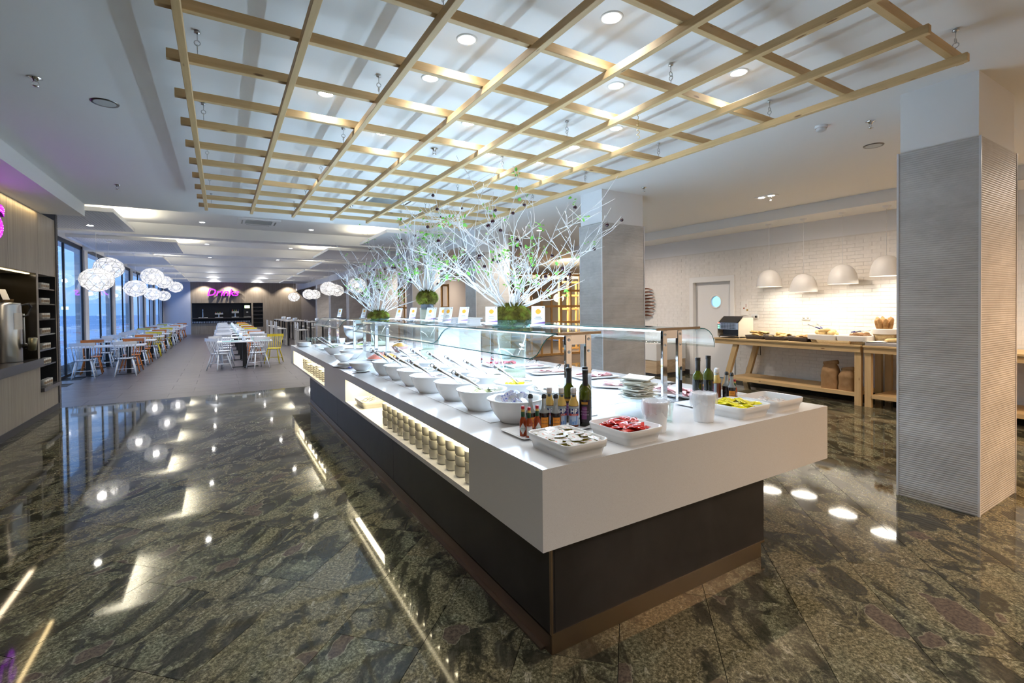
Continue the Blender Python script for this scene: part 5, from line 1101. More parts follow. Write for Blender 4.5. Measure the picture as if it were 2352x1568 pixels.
plant(2.535, 4.19, 0.46, 0.62, 0.15, 0.20, 0.14, 'white painted twigs with green leaves rising from moss, nearest arrangement', 21, 30, 1.75, 1.35, 260, 34, 'nearest arrangement')
plant(2.46, 6.34, 0.72, 0.86, 0.105, 0.145, 0.11, 'white twigs and leaves in a dark pot raised on a tall glass vase', 22, 28, 1.35, 1.0, 220, 18, 'raised arrangement', True, 0.14)
plant(2.62, 9.35, 0.44, 0.56, 0.16, 0.21, 0.14, 'white painted twigs with green leaves in moss, farthest arrangement', 23, 27, 1.6, 1.15, 220, 20, 'farthest arrangement')
# ================================================================ DINING HALL
rnd = random.Random(5)
def chair_parts(mat_):
    P = []
    seat = G(); n = 24
    prof = [(0.0, 0.430), (0.16, 0.428), (0.195, 0.434), (0.21, 0.446), (0.205, 0.455), (0.15, 0.450), (0.0, 0.446)]
    seat.lathe(prof, n, sx=1.0, sy=0.96); P.append(('seat', seat))
    for sx in (-1, 1):
        for sy in (-1, 1): P.append(('leg', G().tube([(sx * 0.13, sy * 0.12, 0.435), (sx * 0.175, sy * 0.17, 0.22), (sx * 0.215, sy * 0.215, 0.0)], [0.014, 0.0185, 0.013], 8)))
    for sx in (-1, 1): P.append(('stretcher', G().tube([(sx * 0.185, -0.18, 0.17), (sx * 0.185, 0.18, 0.17)], 0.009, 6)))
    P.append(('stretcher', G().tube([(-0.185, 0.0, 0.17), (0.185, 0.0, 0.17)], 0.009, 6)))
    for i in range(7):
        f = (i - 3) / 3; yb = -0.165 + 0.045 * f * f * 0.9
        P.append(('spindle', G().tube([(f * 0.165, yb, 0.445), (f * 0.185, yb - 0.065, 0.64), (f * 0.205, yb - 0.115 + 0.01, 0.815)], [0.008, 0.0085, 0.007] if abs(f) < 0.99 else [0.011, 0.011, 0.009], 6)))
    tr_ = G(); tr_.grid(lambda u, v: ((u - 0.5) * 0.47, -0.275 + 0.055 * ((u - 0.5) * 2) ** 2, 0.80 + 0.075 * v - 0.012 * (abs(u - 0.5) * 2) ** 2 * (1 - v)), 12, 2)
    tr_.grid(lambda u, v: ((0.5 - u) * 0.47, -0.298 + 0.055 * ((u - 0.5) * 2) ** 2, 0.80 + 0.075 * v - 0.012 * (abs(u - 0.5) * 2) ** 2 * (1 - v)), 12, 2)
    tr_.grid(lambda u, v: ((u - 0.5) * 0.47, -0.275 - 0.023 * v + 0.055 * ((u - 0.5) * 2) ** 2, 0.875), 12, 1); tr_.grid(lambda u, v: ((0.5 - u) * 0.47, -0.275 - 0.023 * v + 0.055 * ((u - 0.5) * 2) ** 2, 0.80 - 0.012 * (abs(u - 0.5) * 2) ** 2), 12, 1)
    P.append(('top_rail', tr_))
    return [(n_, g.mesh(n_, mat_)) for n_, g in P]
CH = {'white': chair_parts(M['chairwhite']), 'orange': chair_parts(M['chairorange']), 'yellow': chair_parts(M['chairyellow'])}
def chair(col_, x, y, rz, label, group):
    t = thing('spindle_chair', label, 'chair', (x, y, 0), rz, group)
    for n_, me in CH[col_]: obj(n_, me, parent=t)
TBL = None
def table(x, y, w, d, label, group):
    t = thing('dining_table', label, 'table', (x, y, 0), 0, group)
    obj('tabletop', G().rbox(-w / 2, -d / 2, 0.72, w / 2, d / 2, 0.752, 0.004), M['tablewhite'], t)
    for s in (-1, 1):
        obj('pedestal', G().rbox(s * w * 0.27 - 0.045, -0.045, 0.012, s * w * 0.27 + 0.045, 0.045, 0.72, 0.004), M['black'], t)
        obj('foot_plate', G().rbox(s * w * 0.27 - 0.22, -0.22, 0.0, s * w * 0.27 + 0.22, 0.22, 0.012, 0.003), M['black'], t)
pot_me = G().lathe([(0.0, 0.0), (0.045, 0.0), (0.055, 0.13), (0.051, 0.13), (0.041, 0.006), (0.0, 0.006)], 18).mesh('cutlery_pot', plain('pale_plastic', (0.66, 0.72, 0.80), 0.4))
tum_me = G().lathe([(0.0, 0.004), (0.026, 0.0), (0.033, 0.10), (0.031, 0.10), (0.024, 0.008), (0.0, 0.008)], 14).mesh('tumbler', M['glass'])
cupm = G().lathe([(0.0, 0.0), (0.025, 0.0), (0.04, 0.06), (0.037, 0.06), (0.023, 0.006), (0.0, 0.006)], 14).mesh('tea_cup', POR)
mat_me = G().box(-0.2, -0.14, 0, 0.2, 0.14, 0.002).mesh('place_mat', plain('teal_paper_mat', (0.16, 0.42, 0.40), 0.6))
# window row
colw = [('white', 'white', 'orange', 'orange'), ('white', 'white', 'white', 'orange'), ('white', 'white', 'white', 'yellow'), ('white', 'white', 'white', 'orange'), ('white', 'white', 'yellow', 'yellow'), ('white', 'white', 'orange', 'white'), ('white', 'white', 'white', 'orange'), ('white', 'white', 'yellow', 'white'), ('white', 'orange', 'white', 'orange')]
for k in range(9):
    y = 15.95 + 2.4 * k; xc = -2.50; tn = ORD[k]
    table(xc, y, 1.5, 0.72, 'white dining table by the windows, %s from the near end' % tn, 'tables by the windows')
    pos = [(-0.40, -0.52, 0, 'near side, window end'), (0.38, -0.52, 0, 'near side, aisle end'), (-0.40, 0.52, PI, 'far side, window end'), (0.38, 0.52, PI, 'far side, aisle end')]
    for (dx, dy, rz, l), c in zip(pos, colw[k]):
        chair(c, xc + dx + rnd.uniform(-0.03, 0.03), y + dy + rnd.uniform(-0.04, 0.02), rz + rnd.uniform(-0.12, 0.12), '%s spindle chair at the %s window table, %s' % (c, tn, l), 'chairs at the window tables')
    tag(obj('cutlery_pot', pot_me, loc=(xc + 0.12, y + 0.05, 0.752)), 'pale pot standing on the %s window table' % tn, 'pot', 'pots on the window tables')
    for i, (dx, dy) in enumerate(((-0.3, -0.1), (-0.12, 0.12), (0.38, 0.1), (0.3, -0.12))):
        tag(obj('tumbler' if i % 2 else 'tea_cup', tum_me if i % 2 else cupm, loc=(xc + dx, y + dy, 0.752)), 'small %s on the %s window table, %s end' % ('glass tumbler' if i % 2 else 'white tea cup', tn, 'window' if dx < 0 else 'aisle'), 'glass' if i % 2 else 'cup', 'tableware on the %s window table' % tn)
# middle row
colm = [('white', 'white', 'white', 'yellow'), ('white', 'white', 'white', 'white'), ('white', 'orange', 'white', 'white'), ('white', 'white', 'white', 'yellow'), ('white', 'white', 'white', 'orange'), ('white', 'yellow', 'white', 'white'), ('white', 'orange', 'white', 'yellow'), ('white', 'white', 'white', 'orange'), ('white', 'yellow', 'white', 'orange')]
for k in range(9):
    y = 15.75 + 2.25 * k; xc = 0.55; tn = ORD[k]
    t_ = thing('dining_table', 'white dining table in the middle row, %s from the near end' % tn, 'table', (xc, y, 0), 0, 'tables in the middle row')
    obj('tabletop', G().rbox(-0.70, -0.36, 0.72, 0.70, 0.36, 0.752, 0.004), M['tablewhite'], t_)
    obj('pedestal', G().rbox(-0.055, -0.055, 0.012, 0.055, 0.055, 0.72, 0.004), M['black'], t_)
    obj('foot_plate', G().rbox(-0.34, -0.03, 0.0, 0.34, 0.03, 0.02, 0.003).rbox(-0.03, -0.30, 0.0, 0.03, 0.30, 0.02, 0.003), M['black'], t_)
    if k == 0: pos = [(-0.62, -0.42, R(-50), 'turned outwards, window side'), (0.30, -0.62, R(22), 'near side, counter end'), (-0.55, 0.50, PI + 0.9, 'far side, window end'), (0.80, 0.62, R(160), 'set back at the counter end')]
    else: pos = [(-0.50, -0.50, R(-12), 'near side, window end'), (0.42, -0.50, R(10), 'near side, counter end'), (-0.45, 0.52, PI + 0.15, 'far side, window end'), (0.48, 0.52, PI - 0.1, 'far side, counter end')]
    for (dx, dy, rz, l), c in zip(pos, colm[k]):
        chair(c, xc + dx, y + dy, rz + rnd.uniform(-0.08, 0.08), '%s spindle chair at the %s middle-row table, %s' % (c, tn, l), 'chairs at the middle-row tables')
    tag(obj('cutlery_pot', pot_me, loc=(xc - 0.02, y + 0.0, 0.752)), 'pale pot standing on the %s middle-row table' % tn, 'pot', 'pots on the middle-row tables')
    for i, (dx, dy) in enumerate(((-0.3, -0.1), (-0.12, 0.14), (0.38, 0.1), (0.2, -0.1))):
        tag(obj('tumbler' if i % 2 else 'tea_cup', tum_me if i % 2 else cupm, loc=(xc + dx, y + dy, 0.752)), 'small %s on the %s middle-row table, %s end' % ('glass tumbler' if i % 2 else 'white tea cup', tn, 'window' if dx < 0 else 'counter'), 'glass' if i % 2 else 'cup', 'tableware on the %s middle-row table' % tn)
    if k == 0:
        for dx, l in ((-0.35, 'nearer the windows'), (0.4, 'nearer the counter')): tag(obj('place_mat', mat_me, loc=(xc + dx, y - 0.12, 0.752)), 'teal paper place mat on the first middle-row table, ' + l, 'place mat')
# high bar tables with stools
bt_frame = None
def bar_table(x, y, label):
    t = thing('bar_table', label, 'table', (x, y, 0), 0, 'high bar tables')
    obj('tabletop', G().rbox(-0.40, -0.8, 1.07, 0.40, 0.8, 1.11, 0.003), plain('grey_laminate', (0.30, 0.28, 0.27), 0.4) if 'grey_laminate' not in bpy.data.materials else bpy.data.materials['grey_laminate'], t)
    for sx in (-1, 1):
        for sy in (-1, 1): obj('leg', G().box(sx * 0.37 - 0.03, sy * 0.76 - 0.03, 0, sx * 0.37 + 0.03, sy * 0.76 + 0.03, 1.07), M['black'], t)
def stool_parts():
    m_ = plain('beige_stool', (0.52, 0.49, 0.45), 0.5); P = [('seat', G().rbox(-0.20, -0.20, 0.74, 0.20, 0.20, 0.77, 0.006)), ('backrest', G().rbox(-0.20, -0.205, 0.82, 0.20, -0.185, 1.08, 0.006))]
    for sx in (-1, 1):
        P.append(('leg', G().box(sx * 0.185 - 0.014, -0.205, 0, sx * 0.185 + 0.014, -0.175, 0.84))); P.append(('leg', G().box(sx * 0.185 - 0.014, 0.165, 0, sx * 0.185 + 0.014, 0.195, 0.745)))
        P.append(('footrest', G().box(sx * 0.185 - 0.010, -0.18, 0.26, sx * 0.185 + 0.010, 0.17, 0.285)))
    P.append(('footrest', G().box(-0.185, 0.172, 0.26, 0.185, 0.19, 0.285)))
    return [(n_, g.mesh(n_, m_)) for n_, g in P]
ST = stool_parts()
def stool(x, y, rz, label):
    t = thing('bar_stool', label, 'stool', (x, y, 0), rz, 'stools at the high tables')
    for n_, me in ST: obj(n_, me, parent=t)
for k, (x, y) in enumerate(((2.95, 24.6), (2.95, 27.0), (2.95, 29.4), (3.55, 22.3))):
    nm_ = ['nearest', 'second', 'farthest', 'column-side'][k]
    bar_table(x, y, 'dark framed high bar table before the timber wall, %s one' % nm_)
    for i, (dx, dy) in enumerate(((-0.62, -0.4), (-0.62, 0.4), (0.62, -0.4), (0.62, 0.4))):
        stool(x + dx, y + dy, R(-90) if dx < 0 else R(90), 'beige bar stool at the %s high table, %s side, %s one' % (nm_, 'window' if dx < 0 else 'column', 'nearer' if dy < 0 else 'farther'))
    for i in range(3): tag(obj('tea_cup', pot_me, loc=(x + 0.1 * (i - 1), y - 0.5 + 0.45 * i, 1.11)), 'pale pot on the %s high table, %s' % (nm_, ('nearest', 'middle', 'farthest')[i]), 'pot', 'pots on the %s high table' % nm_)

# ---- openwork ball pendants
def ball_geo():
    bm = bmesh.new(); bmesh.ops.create_icosphere(bm, subdivisions=2, radius=1.0); g = G()
    for e in bm.edges:
        a, b = e.verts[0].co, e.verts[1].co; g.tube([a, b], 0.022, 4, cap=False)
    q = random.Random(3); vs = [v.co.copy() for v in bm.verts]
    for i in range(70):
        a, b = q.sample(vs, 2)
        if (a - b).length < 1.15: g.tube([a, b], 0.014, 4, cap=False)
    bm.free(); return g
ball_me = ball_geo().mesh('lattice_shade', M['ballwire'])
film = bpy.data.materials.new('lamp_film'); film.use_nodes = True; nt = film.node_tree; nt.nodes.remove(nt.nodes['Principled BSDF'])
a_ = node(nt, 'ShaderNodeBsdfTransparent'); b_ = node(nt, 'ShaderNodeBsdfTranslucent'); mx_ = node(nt, 'ShaderNodeMixShader'); mx_.inputs[0].default_value = 0.3; b_.inputs[0].default_value = (0.9, 0.9, 0.9, 1)
L(nt, a_.outputs[0], mx_.inputs[1]); L(nt, b_.outputs[0], mx_.inputs[2]); L(nt, mx_.outputs[0], nt.nodes['Material Output'].inputs[0])
film_me = G().ico(0.985, (0, 0, 0), 2, sm=False).mesh('shade_film', film)
bulb_me = G().ico(0.30, (0, 0, 0), 2).mesh('bulb', M['bulb'])
can_me = G().lathe([(0.06, 0.0), (0.06, -0.02), (0.015, -0.05), (0.0, -0.05)], 16).mesh('canopy', M['white'])
def ball_lamp(x, y, z, d, ztop, label, group, power=None):
    if ztop < 3.35:
        ztop = BZ
        for (a, b, c, e) in RAFTS:
            if a < x < b and c < y < e: ztop = 3.30
        for k in range(6):
            if 13.61 + 4.12 * k < y < 14.06 + 4.12 * k: ztop = CZ
    t = thing('ball_pendant', label, 'pendant lamp', (x, y, z), rnd.uniform(0, 6), group)
    s = d / 2; sc = (s, s, s * 0.84)
    obj('lattice_shade', ball_me, parent=t, scale=sc); obj('shade_film', film_me, parent=t, scale=sc); obj('bulb', bulb_me, parent=t, scale=(s * 0.7, s * 0.7, s * 0.7))
    obj('cord', G().tube([(0, 0, s * 0.8), (0, 0, ztop - z)], 0.004, 6), M['white'], t); obj('canopy', can_me, parent=t, loc=(0, 0, ztop - z))
    light('POINT', 'ball_light', (0, 0, 0), power or P_BALL, (1.0, 0.95, 0.90), t, s * 0.25)
for (x, y, z), l in zip([(-2.27, 14.71, 2.66), (-2.25, 13.26, 2.30), (-1.75, 17.84, 2.66), (-2.19, 18.13, 2.31), (-1.89, 23.0, 2.75), (-1.79, 26.85, 2.72), (-2.38, 24.17, 2.32), (-2.42, 29.06, 2.38)],
                        ['upper one of the nearest pair by the windows', 'lower one of the nearest pair by the windows', 'upper one of the second window group', 'lower one of the second window group', 'upper one of the third window group', 'topmost far one by the windows', 'lower one of the third window group', 'lowest far one by the windows']):
    ball_lamp(x, y, z, 0.60, 3.30, 'white openwork ball lamp, ' + l, 'ball lamps by the windows')
for (x, y, z), l in zip([(3.34, 18.31, 2.37), (4.25, 21.5, 2.43), (3.82, 16.09, 2.40), (3.70, 25.35, 2.37), (4.3, 27.5, 2.43), (3.43, 28.83, 2.32)],
                        ['large one over the counter end, second', 'half hidden behind the second', 'nearest on the column side, by the twigs', 'fourth on the column side', 'half hidden behind the fourth', 'farthest, before the timber wall']):
    ball_lamp(x, y, z, 0.60, 3.30, 'white openwork ball lamp, ' + l, 'ball lamps on the column side')
for (x, y, z), l in zip([(10.64, 17.69, 2.01), (10.4, 15.98, 1.97), (11.93, 15.94, 1.99)], ['left of three behind the lattice', 'middle of three behind the lattice', 'right of three behind the lattice']):
    ball_lamp(x, y, z, 0.45, CZ, 'small white ball lamp, ' + l, 'ball lamps behind the lattice', P_BALL * 0.8)

# ---- honey-coloured timber lattices between the columns and beyond
def lattice(x, y, rz, w, h, nx, nz, label, z0=0.0, depth=0.05):
    t = thing('timber_lattice', label, 'lattice', (x, y, z0), rz, 'timber lattices')
    for i in range(nx + 1): obj('upright', G().box(-0.03, -depth / 2, 0, 0.03, depth / 2, h), M['oak'], t, loc=(-w / 2 + w * i / nx, 0, 0))
    for j in range(nz + 1): obj('rail', G().box(-w / 2, -depth / 2 - 0.012, -0.035, w / 2, depth / 2 + 0.012, 0.035), M['oak'], t, loc=(0, 0, 0.05 + (h - 0.1) * j / nz))
lattice(9.35, 12.9, 0, 3.2, 2.75, 8, 5, 'big honey wood lattice screen seen through the nearest twigs')
lattice(11.6, 14.4, 0, 1.6, 2.6, 4, 5, 'honey wood lattice screen behind the small ball lamps')
for k, (x, y) in enumerate(((6.6, 16.2), (6.6, 20.4), (6.5, 24.6), (6.5, 28.6))):
    lattice(x, y, 0, 1.0, 2.5, 4, 3, 'narrow honey wood rack between columns, %s from the near end' % ORD[k])
struct(obj('wall_alcove', G().box(7.6, 15.0, 0, 7.7, YE, CZ), M['beigewall']))
struct(obj('trim_4', G().box(7.55, 15.0, 2.86, 7.6, YE, CZ), M['whitewall']))
# curved lit cove ceiling over the back room
cv = G()
cv.grid(lambda u, v: (8.2 + 5.6 * u, 13.6 + 2.2 * math.sin(PI * u) + 1.0 * u, 2.78 + 0.22 * v), 24, 1)
cv.grid(lambda u, v: (8.2 + 5.6 * u, 13.6 + 2.2 * math.sin(PI * u) + 1.0 * u + 0.9 * v, 2.78), 24, 1)
struct(obj('ceiling_cove', cv, M['white']))
light('AREA', 'cove_lamp', (10.5, 13.9, 3.15), 200, (1.0, 0.84, 0.55), None, 0.2, 3.6, rot=(R(-60), 0, R(90)))
for x, y in ((6.2, 9.0), (6.3, 13.0), (6.3, 17.0), (6.3, 22.0), (6.3, 28.0), (10.0, 18.5), (12.3, 13.0)):
    downlight(x, y, CZ, 'warm round downlight on the ceiling behind the columns', P_DOWN * 15, 150, group='warm downlights behind the columns', col=NEUT)

# ---- drinks wall at the far end
def drinks_sign(label, M4, width):
    v, f = text_geo('Drinks', 1.0, 0.28, 0.07, 0.014); xs = [p.x for p in v]; s = width / (max(xs) - min(xs)); xm = (max(xs) + min(xs)) / 2
    t = thing('neon_sign', label, 'sign'); t.matrix_world = M4
    fr = [ff for ff in f if all(v[i].z > 0.069 for i in ff)]; sd = [ff for ff in f if not all(v[i].z > 0.069 for i in ff)]
    P = [((p.x - xm) * s, p.y * s, p.z * s) for p in v]
    obj('letter_face', G().add(P, fr), M['neon'], t); obj('letter_side', G().add(P, sd), M['neonside'], t)
    for fx in (-0.4, 0.0, 0.4): obj('standoff', G().tube([(fx * width, 0, -0.2 if s < 0.7 else -0.05), (fx * width, 0, 0)], 0.012, 8), M['darksteel'], t)
    # row of bulbs along the letter outlines
    v2, f2 = text_geo('Drinks', 1.0, 0.28, 0.0, -0.012)
    ed = {}
    for ff in f2:
        for i in range(len(ff)):
            e = tuple(sorted((ff[i], ff[(i + 1) % len(ff)]))); ed[e] = ed.get(e, 0) + 1
    g = G(); acc = 0.0
    for (a, b), c in ed.items():
        if c > 1: continue
        p, q_ = v2[a], v2[b]; l = (p - q_).length; k = 0.02
        while k < l:
            r_ = p.lerp(q_, k / l); g.ico(0.0065 * s, ((r_.x - xm) * s, r_.y * s, 0.075 * s), 1); k += 0.085
    stuff(obj('bulbs', g, M['neonbulb'], t))
    return t
M4 = Matrix(((1, 0, 0, 0.135), (0, 0, -1, YE - 0.16), (0, 1, 0, 2.87), (0, 0, 0, 1)))
ts = drinks_sign('glowing purple word sign above the far drinks niche', M4, 1.93)
M4 = Matrix(((0, 0, 1, XL + 0.03), (1, 0, 0, 7.22), (0, 1, 0, 2.80), (0, 0, 0, 1)))
ts = drinks_sign('glowing purple word sign on the near timber wall, cut by the frame', M4, 2.36)
def dispenser(x, w, h, label, kind):
    t = thing('drink_dispenser', label, 'dispenser', (x, YE + 0.22, 1.12))
    obj('drip_tray', G().rbox(-w / 2, -0.15, 0, w / 2, 0.15, 0.04, 0.004), M['steel'], t)
    if kind == 'tower':
        obj('column', G().lathe([(0.04, 0.04), (0.035, h * 0.8), (0.05, h), (0.0, h)], 14), M['steel'], t); obj('tap', G().tube([(0, -0.04, h * 0.75), (0, -0.12, h * 0.75), (0, -0.12, h * 0.65)], 0.012, 6), M['black'], t)
    elif kind == 'multi':
        obj('stem', G().lathe([(0.05, 0.04), (0.04, h * 0.55)], 14), M['steel'], t); obj('tap_bar', G().rbox(-w * 0.5, -0.06, h * 0.55, w * 0.5, 0.06, h * 0.8, 0.01), M['steel'], t)
        for i in range(4): obj('tap', G().rbox(-w * 0.4 + w * 0.26 * i - 0.02, -0.08, h * 0.8, -w * 0.4 + w * 0.26 * i + 0.02, -0.03, h, 0.004), plain('tap_badge_%d' % i, ((0.4, 0.1, 0.05), (0.1, 0.3, 0.1), (0.5, 0.4, 0.1), (0.1, 0.1, 0.3))[i], 0.4), t)
    else:
        obj('cabinet', G().rbox(-w / 2, 0.0, 0.04, w / 2, 0.2, h, 0.008), M['black'], t); obj('lit_panel', G().box(-w * 0.35, -0.006, h * 0.72, w * 0.35, 0.0, h * 0.92), glow('dispenser_screen', (0.55, 0.9, 0.35), 3.0), t); obj('spout', G().rbox(-0.06, -0.08, h * 0.35, 0.06, 0.0, h * 0.45, 0.004), M['steel'], t)
dispenser(-1.10, 0.55, 0.62, 'single column beer tap in the far drinks niche', 'tower'); dispenser(-0.15, 0.5, 0.40, 'low multi-tap dispenser in the far drinks niche', 'multi')
dispenser(0.85, 0.45, 0.55, 'tall multi-tap dispenser in the far drinks niche', 'multi'); dispenser(1.60, 0.45, 0.92, 'black juice machine with a lit green panel in the far niche', 'juice')
cg = G().lathe([(0.0, 0.0), (0.03, 0.0), (0.038, 0.12), (0.0, 0.12)], 10).mesh('drinking_glass', plain('frosted_glass', (0.40, 0.44, 0.52), 0.2))
for i in range(36): tag(obj('drinking_glass', cg, loc=(-1.70 + 0.098 * i, YE + 0.05, 0.752)), 'upturned drinking glass in the long row under the far niche', 'glass', 'glasses under the far niche')
# ================================================================ BREAD TABLE AND RIGHT-HAND WALL
rnd = random.Random(9)
BZT = 0.965
def bench(y0, y1, label, slant_far=False, top=BZT):
    t = thing('pine_bench_table', label, 'table', (9.0, (y0 + y1) / 2, 0), 0, 'pine serving tables'); h = (y1 - y0) / 2
    for i in range(4): obj('top_plank', G().rbox(-0.42 + 0.22 * i, -h, top - 0.03, -0.42 + 0.22 * i + 0.216, h, top, 0.002), M['pine_y'], t)
    obj('apron', G().box(-0.40, -h + 0.01, top - 0.115, -0.375, h - 0.01, top - 0.03), M['pine_y'], t); obj('apron', G().box(0.40, -h + 0.01, top - 0.115, 0.425, h - 0.01, top - 0.03), M['pine_y'], t)
    for x in (-0.375, 0.33):
        obj('leg', G().box(x, -h + 0.01, 0, x + 0.07, -h + 0.10, top - 0.03), M['pine_z'], t)
        if slant_far: obj('leg', G().prism([(h - 0.42, top - 0.03), (h - 0.52, top - 0.03), (h - 0.24, 0.0), (h - 0.14, 0.0)], x, x + 0.07, 'x'), M['pine_z'], t)
        else: obj('leg', G().box(x, h - 0.10, 0, x + 0.07, h - 0.01, top - 0.03), M['pine_z'], t)
    for i in range(3): obj('shelf_plank', G().rbox(-0.37 + 0.255 * i, -h + 0.10, 0.14, -0.37 + 0.255 * i + 0.25, h - (0.25 if slant_far else 0.1), 0.20, 0.002), M['pine_y'], t)
bench(3.60, 6.22, 'pine serving table with slanted legs carrying the toaster and bread trays', True)
bench(1.0, 3.57, 'pine serving table behind the front column with bread baskets')
bench(-1.9, 0.96, 'pine serving table beyond the front column, at the frame edge')
# dome pendants
for (x, y, z), l in zip([(9.05, 5.34, 1.965), (9.05, 4.70, 1.845), (9.05, 4.06, 1.96), (9.05, 3.43, 2.055), (9.05, 1.2, 1.98), (9.05, 0.4, 1.9)], ['nearest the service door', 'hanging lowest', 'third from the service door', 'beside the front column', 'just past the front column', 'added unseen outside the frame']):
    t = thing('dome_pendant', 'white dome pendant lamp over the bread, ' + l, 'pendant lamp', (x, y, z), 0, 'dome lamps over the bread')
    obj('shade', G().lathe([(0.222, 0.0), (0.217, 0.07), (0.200, 0.16), (0.162, 0.25), (0.10, 0.305), (0.035, 0.328), (0.0, 0.33)], 32).lathe([(0.222, 0.0), (0.216, 0.0), (0.210, 0.07), (0.193, 0.155), (0.156, 0.24), (0.095, 0.295), (0.0, 0.32)], 32), M['domewhite'], t)
    obj('diffuser', G().lathe([(0.0, 0.03), (0.17, 0.03), (0.205, 0.035)], 28), glow('dome_glow', (1.0, 0.93, 0.80), 7.0) if 'dome_glow' not in bpy.data.materials else bpy.data.materials['dome_glow'], t)
    obj('cord', G().tube([(0, 0, 0.328), (0, 0, 3.17 - z - 0.02)], 0.004, 6), M['white'], t); obj('canopy', G().lathe([(0.06, 3.17 - z), (0.055, 3.17 - z - 0.02), (0.015, 3.17 - z - 0.05), (0.0, 3.17 - z - 0.05)], 18), M['white'], t)
    light('SPOT', 'dome_beam', (0, 0, 0.02), P_DOME, (1.0, 0.90, 0.74), t, 0.12, spot=R(150), blend=0.4)
# conveyor toaster
t = thing('conveyor_toaster', 'steel conveyor toaster with slotted front and green switches', 'toaster', (8.9, 5.96, BZT))
for a in (-1, 1):
    for b in (-1, 1): obj('foot', G().lathe([(0.0, 0.0), (0.014, 0.0), (0.012, 0.03)], 10), M['steel'], t, loc=(a * 0.2, b * 0.22, 0))
obj('body', G().prism([(-0.24, 0.03), (0.24, 0.03), (0.24, 0.40), (-0.10, 0.40), (-0.24, 0.30)], -0.235, -0.225, 'y').prism([(-0.24, 0.03), (0.24, 0.03), (0.24, 0.40), (-0.10, 0.40), (-0.24, 0.30)], 0.225, 0.235, 'y').box(0.2, -0.225, 0.03, 0.24, 0.225, 0.40).box(-0.10, -0.225, 0.38, 0.24, 0.225, 0.40), M['cream'], t)
fp = G().box(-0.245, -0.225, 0.17, -0.22, 0.225, 0.30)
obj('front_panel', fp, M['steel'], t)
sl_ = G()
for j in range(4):
    for i in range(13): sl_.box(-0.248, -0.17 + 0.025 * i, 0.185 + 0.028 * j, -0.2445, -0.155 + 0.025 * i, 0.205 + 0.028 * j)
stuff(obj('vent_slots', sl_, M['black'], t))
obj('feed_rack', G().box(-0.26, -0.2, 0.30, -0.24, 0.2, 0.31).add([(-0.25, -0.2, 0.31), (-0.25, 0.2, 0.31), (-0.05, 0.22, 0.43), (-0.05, -0.22, 0.43)], [(0, 1, 2, 3)]), M['darksteel'], t)
obj('outlet', G().box(-0.15, -0.17, 0.035, -0.14, 0.17, 0.17), M['black'], t)
obj('catch_tray', G().add([(-0.30, -0.17, 0.035), (-0.30, 0.17, 0.035), (-0.1, 0.17, 0.07), (-0.1, -0.17, 0.07)], [(0, 1, 2, 3)]), M['steel'], t)
for z, m_ in ((0.24, 'green'), (0.20, 'green'), (0.16, 'knob')):
    obj('switch' if m_ == 'green' else 'knob', G().rbox(-0.252, 0.185, z - 0.012, -0.244, 0.215, z + 0.012, 0.002), glow('green_switch', (0.05, 0.8, 0.3), 1.5) if z == 0.24 else (bpy.data.materials['green_switch'] if m_ == 'green' else M['black']), t)
obj('indicator', G().rbox(-0.252, 0.18, 0.285, -0.244, 0.22, 0.30, 0.002), glow('red_switch', (1.0, 0.1, 0.05), 2.5), t)
tag(obj('power_cable', G().tube([(9.1, 5.72, 1.05), (9.3, 5.68, 0.9), (9.35, 5.7, 0.6), (9.3, 5.75, 0.62)], 0.006, 6), M['black']), 'thin black cable behind the pine table leg', 'cable')
# bread
def slices_heap(name, mat_, x, y, n, label, group, z0, rx=0.12, ry=0.1, size=0.055):
    me = G().rbox(-size, -size * 0.9, -0.008, size, size * 0.9, 0.008, 0.006).mesh(name, mat_)
    for i in range(n): tag(obj(name, me, loc=(x + rnd.uniform(-rx, rx), y + rnd.uniform(-ry, ry), z0 + 0.012 * (i // 3)), rot=(rnd.uniform(-0.3, 0.3), rnd.uniform(-0.3, 0.3), rnd.uniform(0, 3))), label, 'bread', group)
def tray_w(x, y, hx, hy, h, mat_, label, flare=0.02):
    o = obj('bread_tray', loft([(rrect(hx - flare, hy - flare, 0.03), 0.0), (rrect(hx, hy, 0.04), h), (rrect(hx - 0.008, hy - 0.008, 0.035), h), (rrect(hx - flare - 0.008, hy - flare - 0.008, 0.025), 0.01)]), mat_, loc=(x, y, BZT)); return tag(o, label, 'tray')
tray_w(8.86, 5.43, 0.20, 0.18, 0.075, M['wickerdark'], 'dark wicker tray of yellow bread slices beside the toaster')
tray_w(8.86, 5.03, 0.20, 0.20, 0.075, M['wickerdark'], 'dark wicker tray of pale bread slices, middle of three')
tray_w(8.86, 4.62, 0.20, 0.18, 0.075, M['wickerdark'], 'dark wicker tray of brown bread slices beside the lined baskets')
slices_heap('bread_slice', M['breadpale'], 8.86, 5.43, 22, 'yellow bread slice in the first dark tray', 'yellow slices', BZT + 0.06)
slices_heap('bread_slice', M['breadpale'], 8.86, 5.03, 18, 'pale bread slice in the middle dark tray', 'pale slices', BZT + 0.055)
slices_heap('bread_slice', M['bread'], 8.86, 4.62, 14, 'brown bread slice in the third dark tray', 'brown slices', BZT + 0.05)
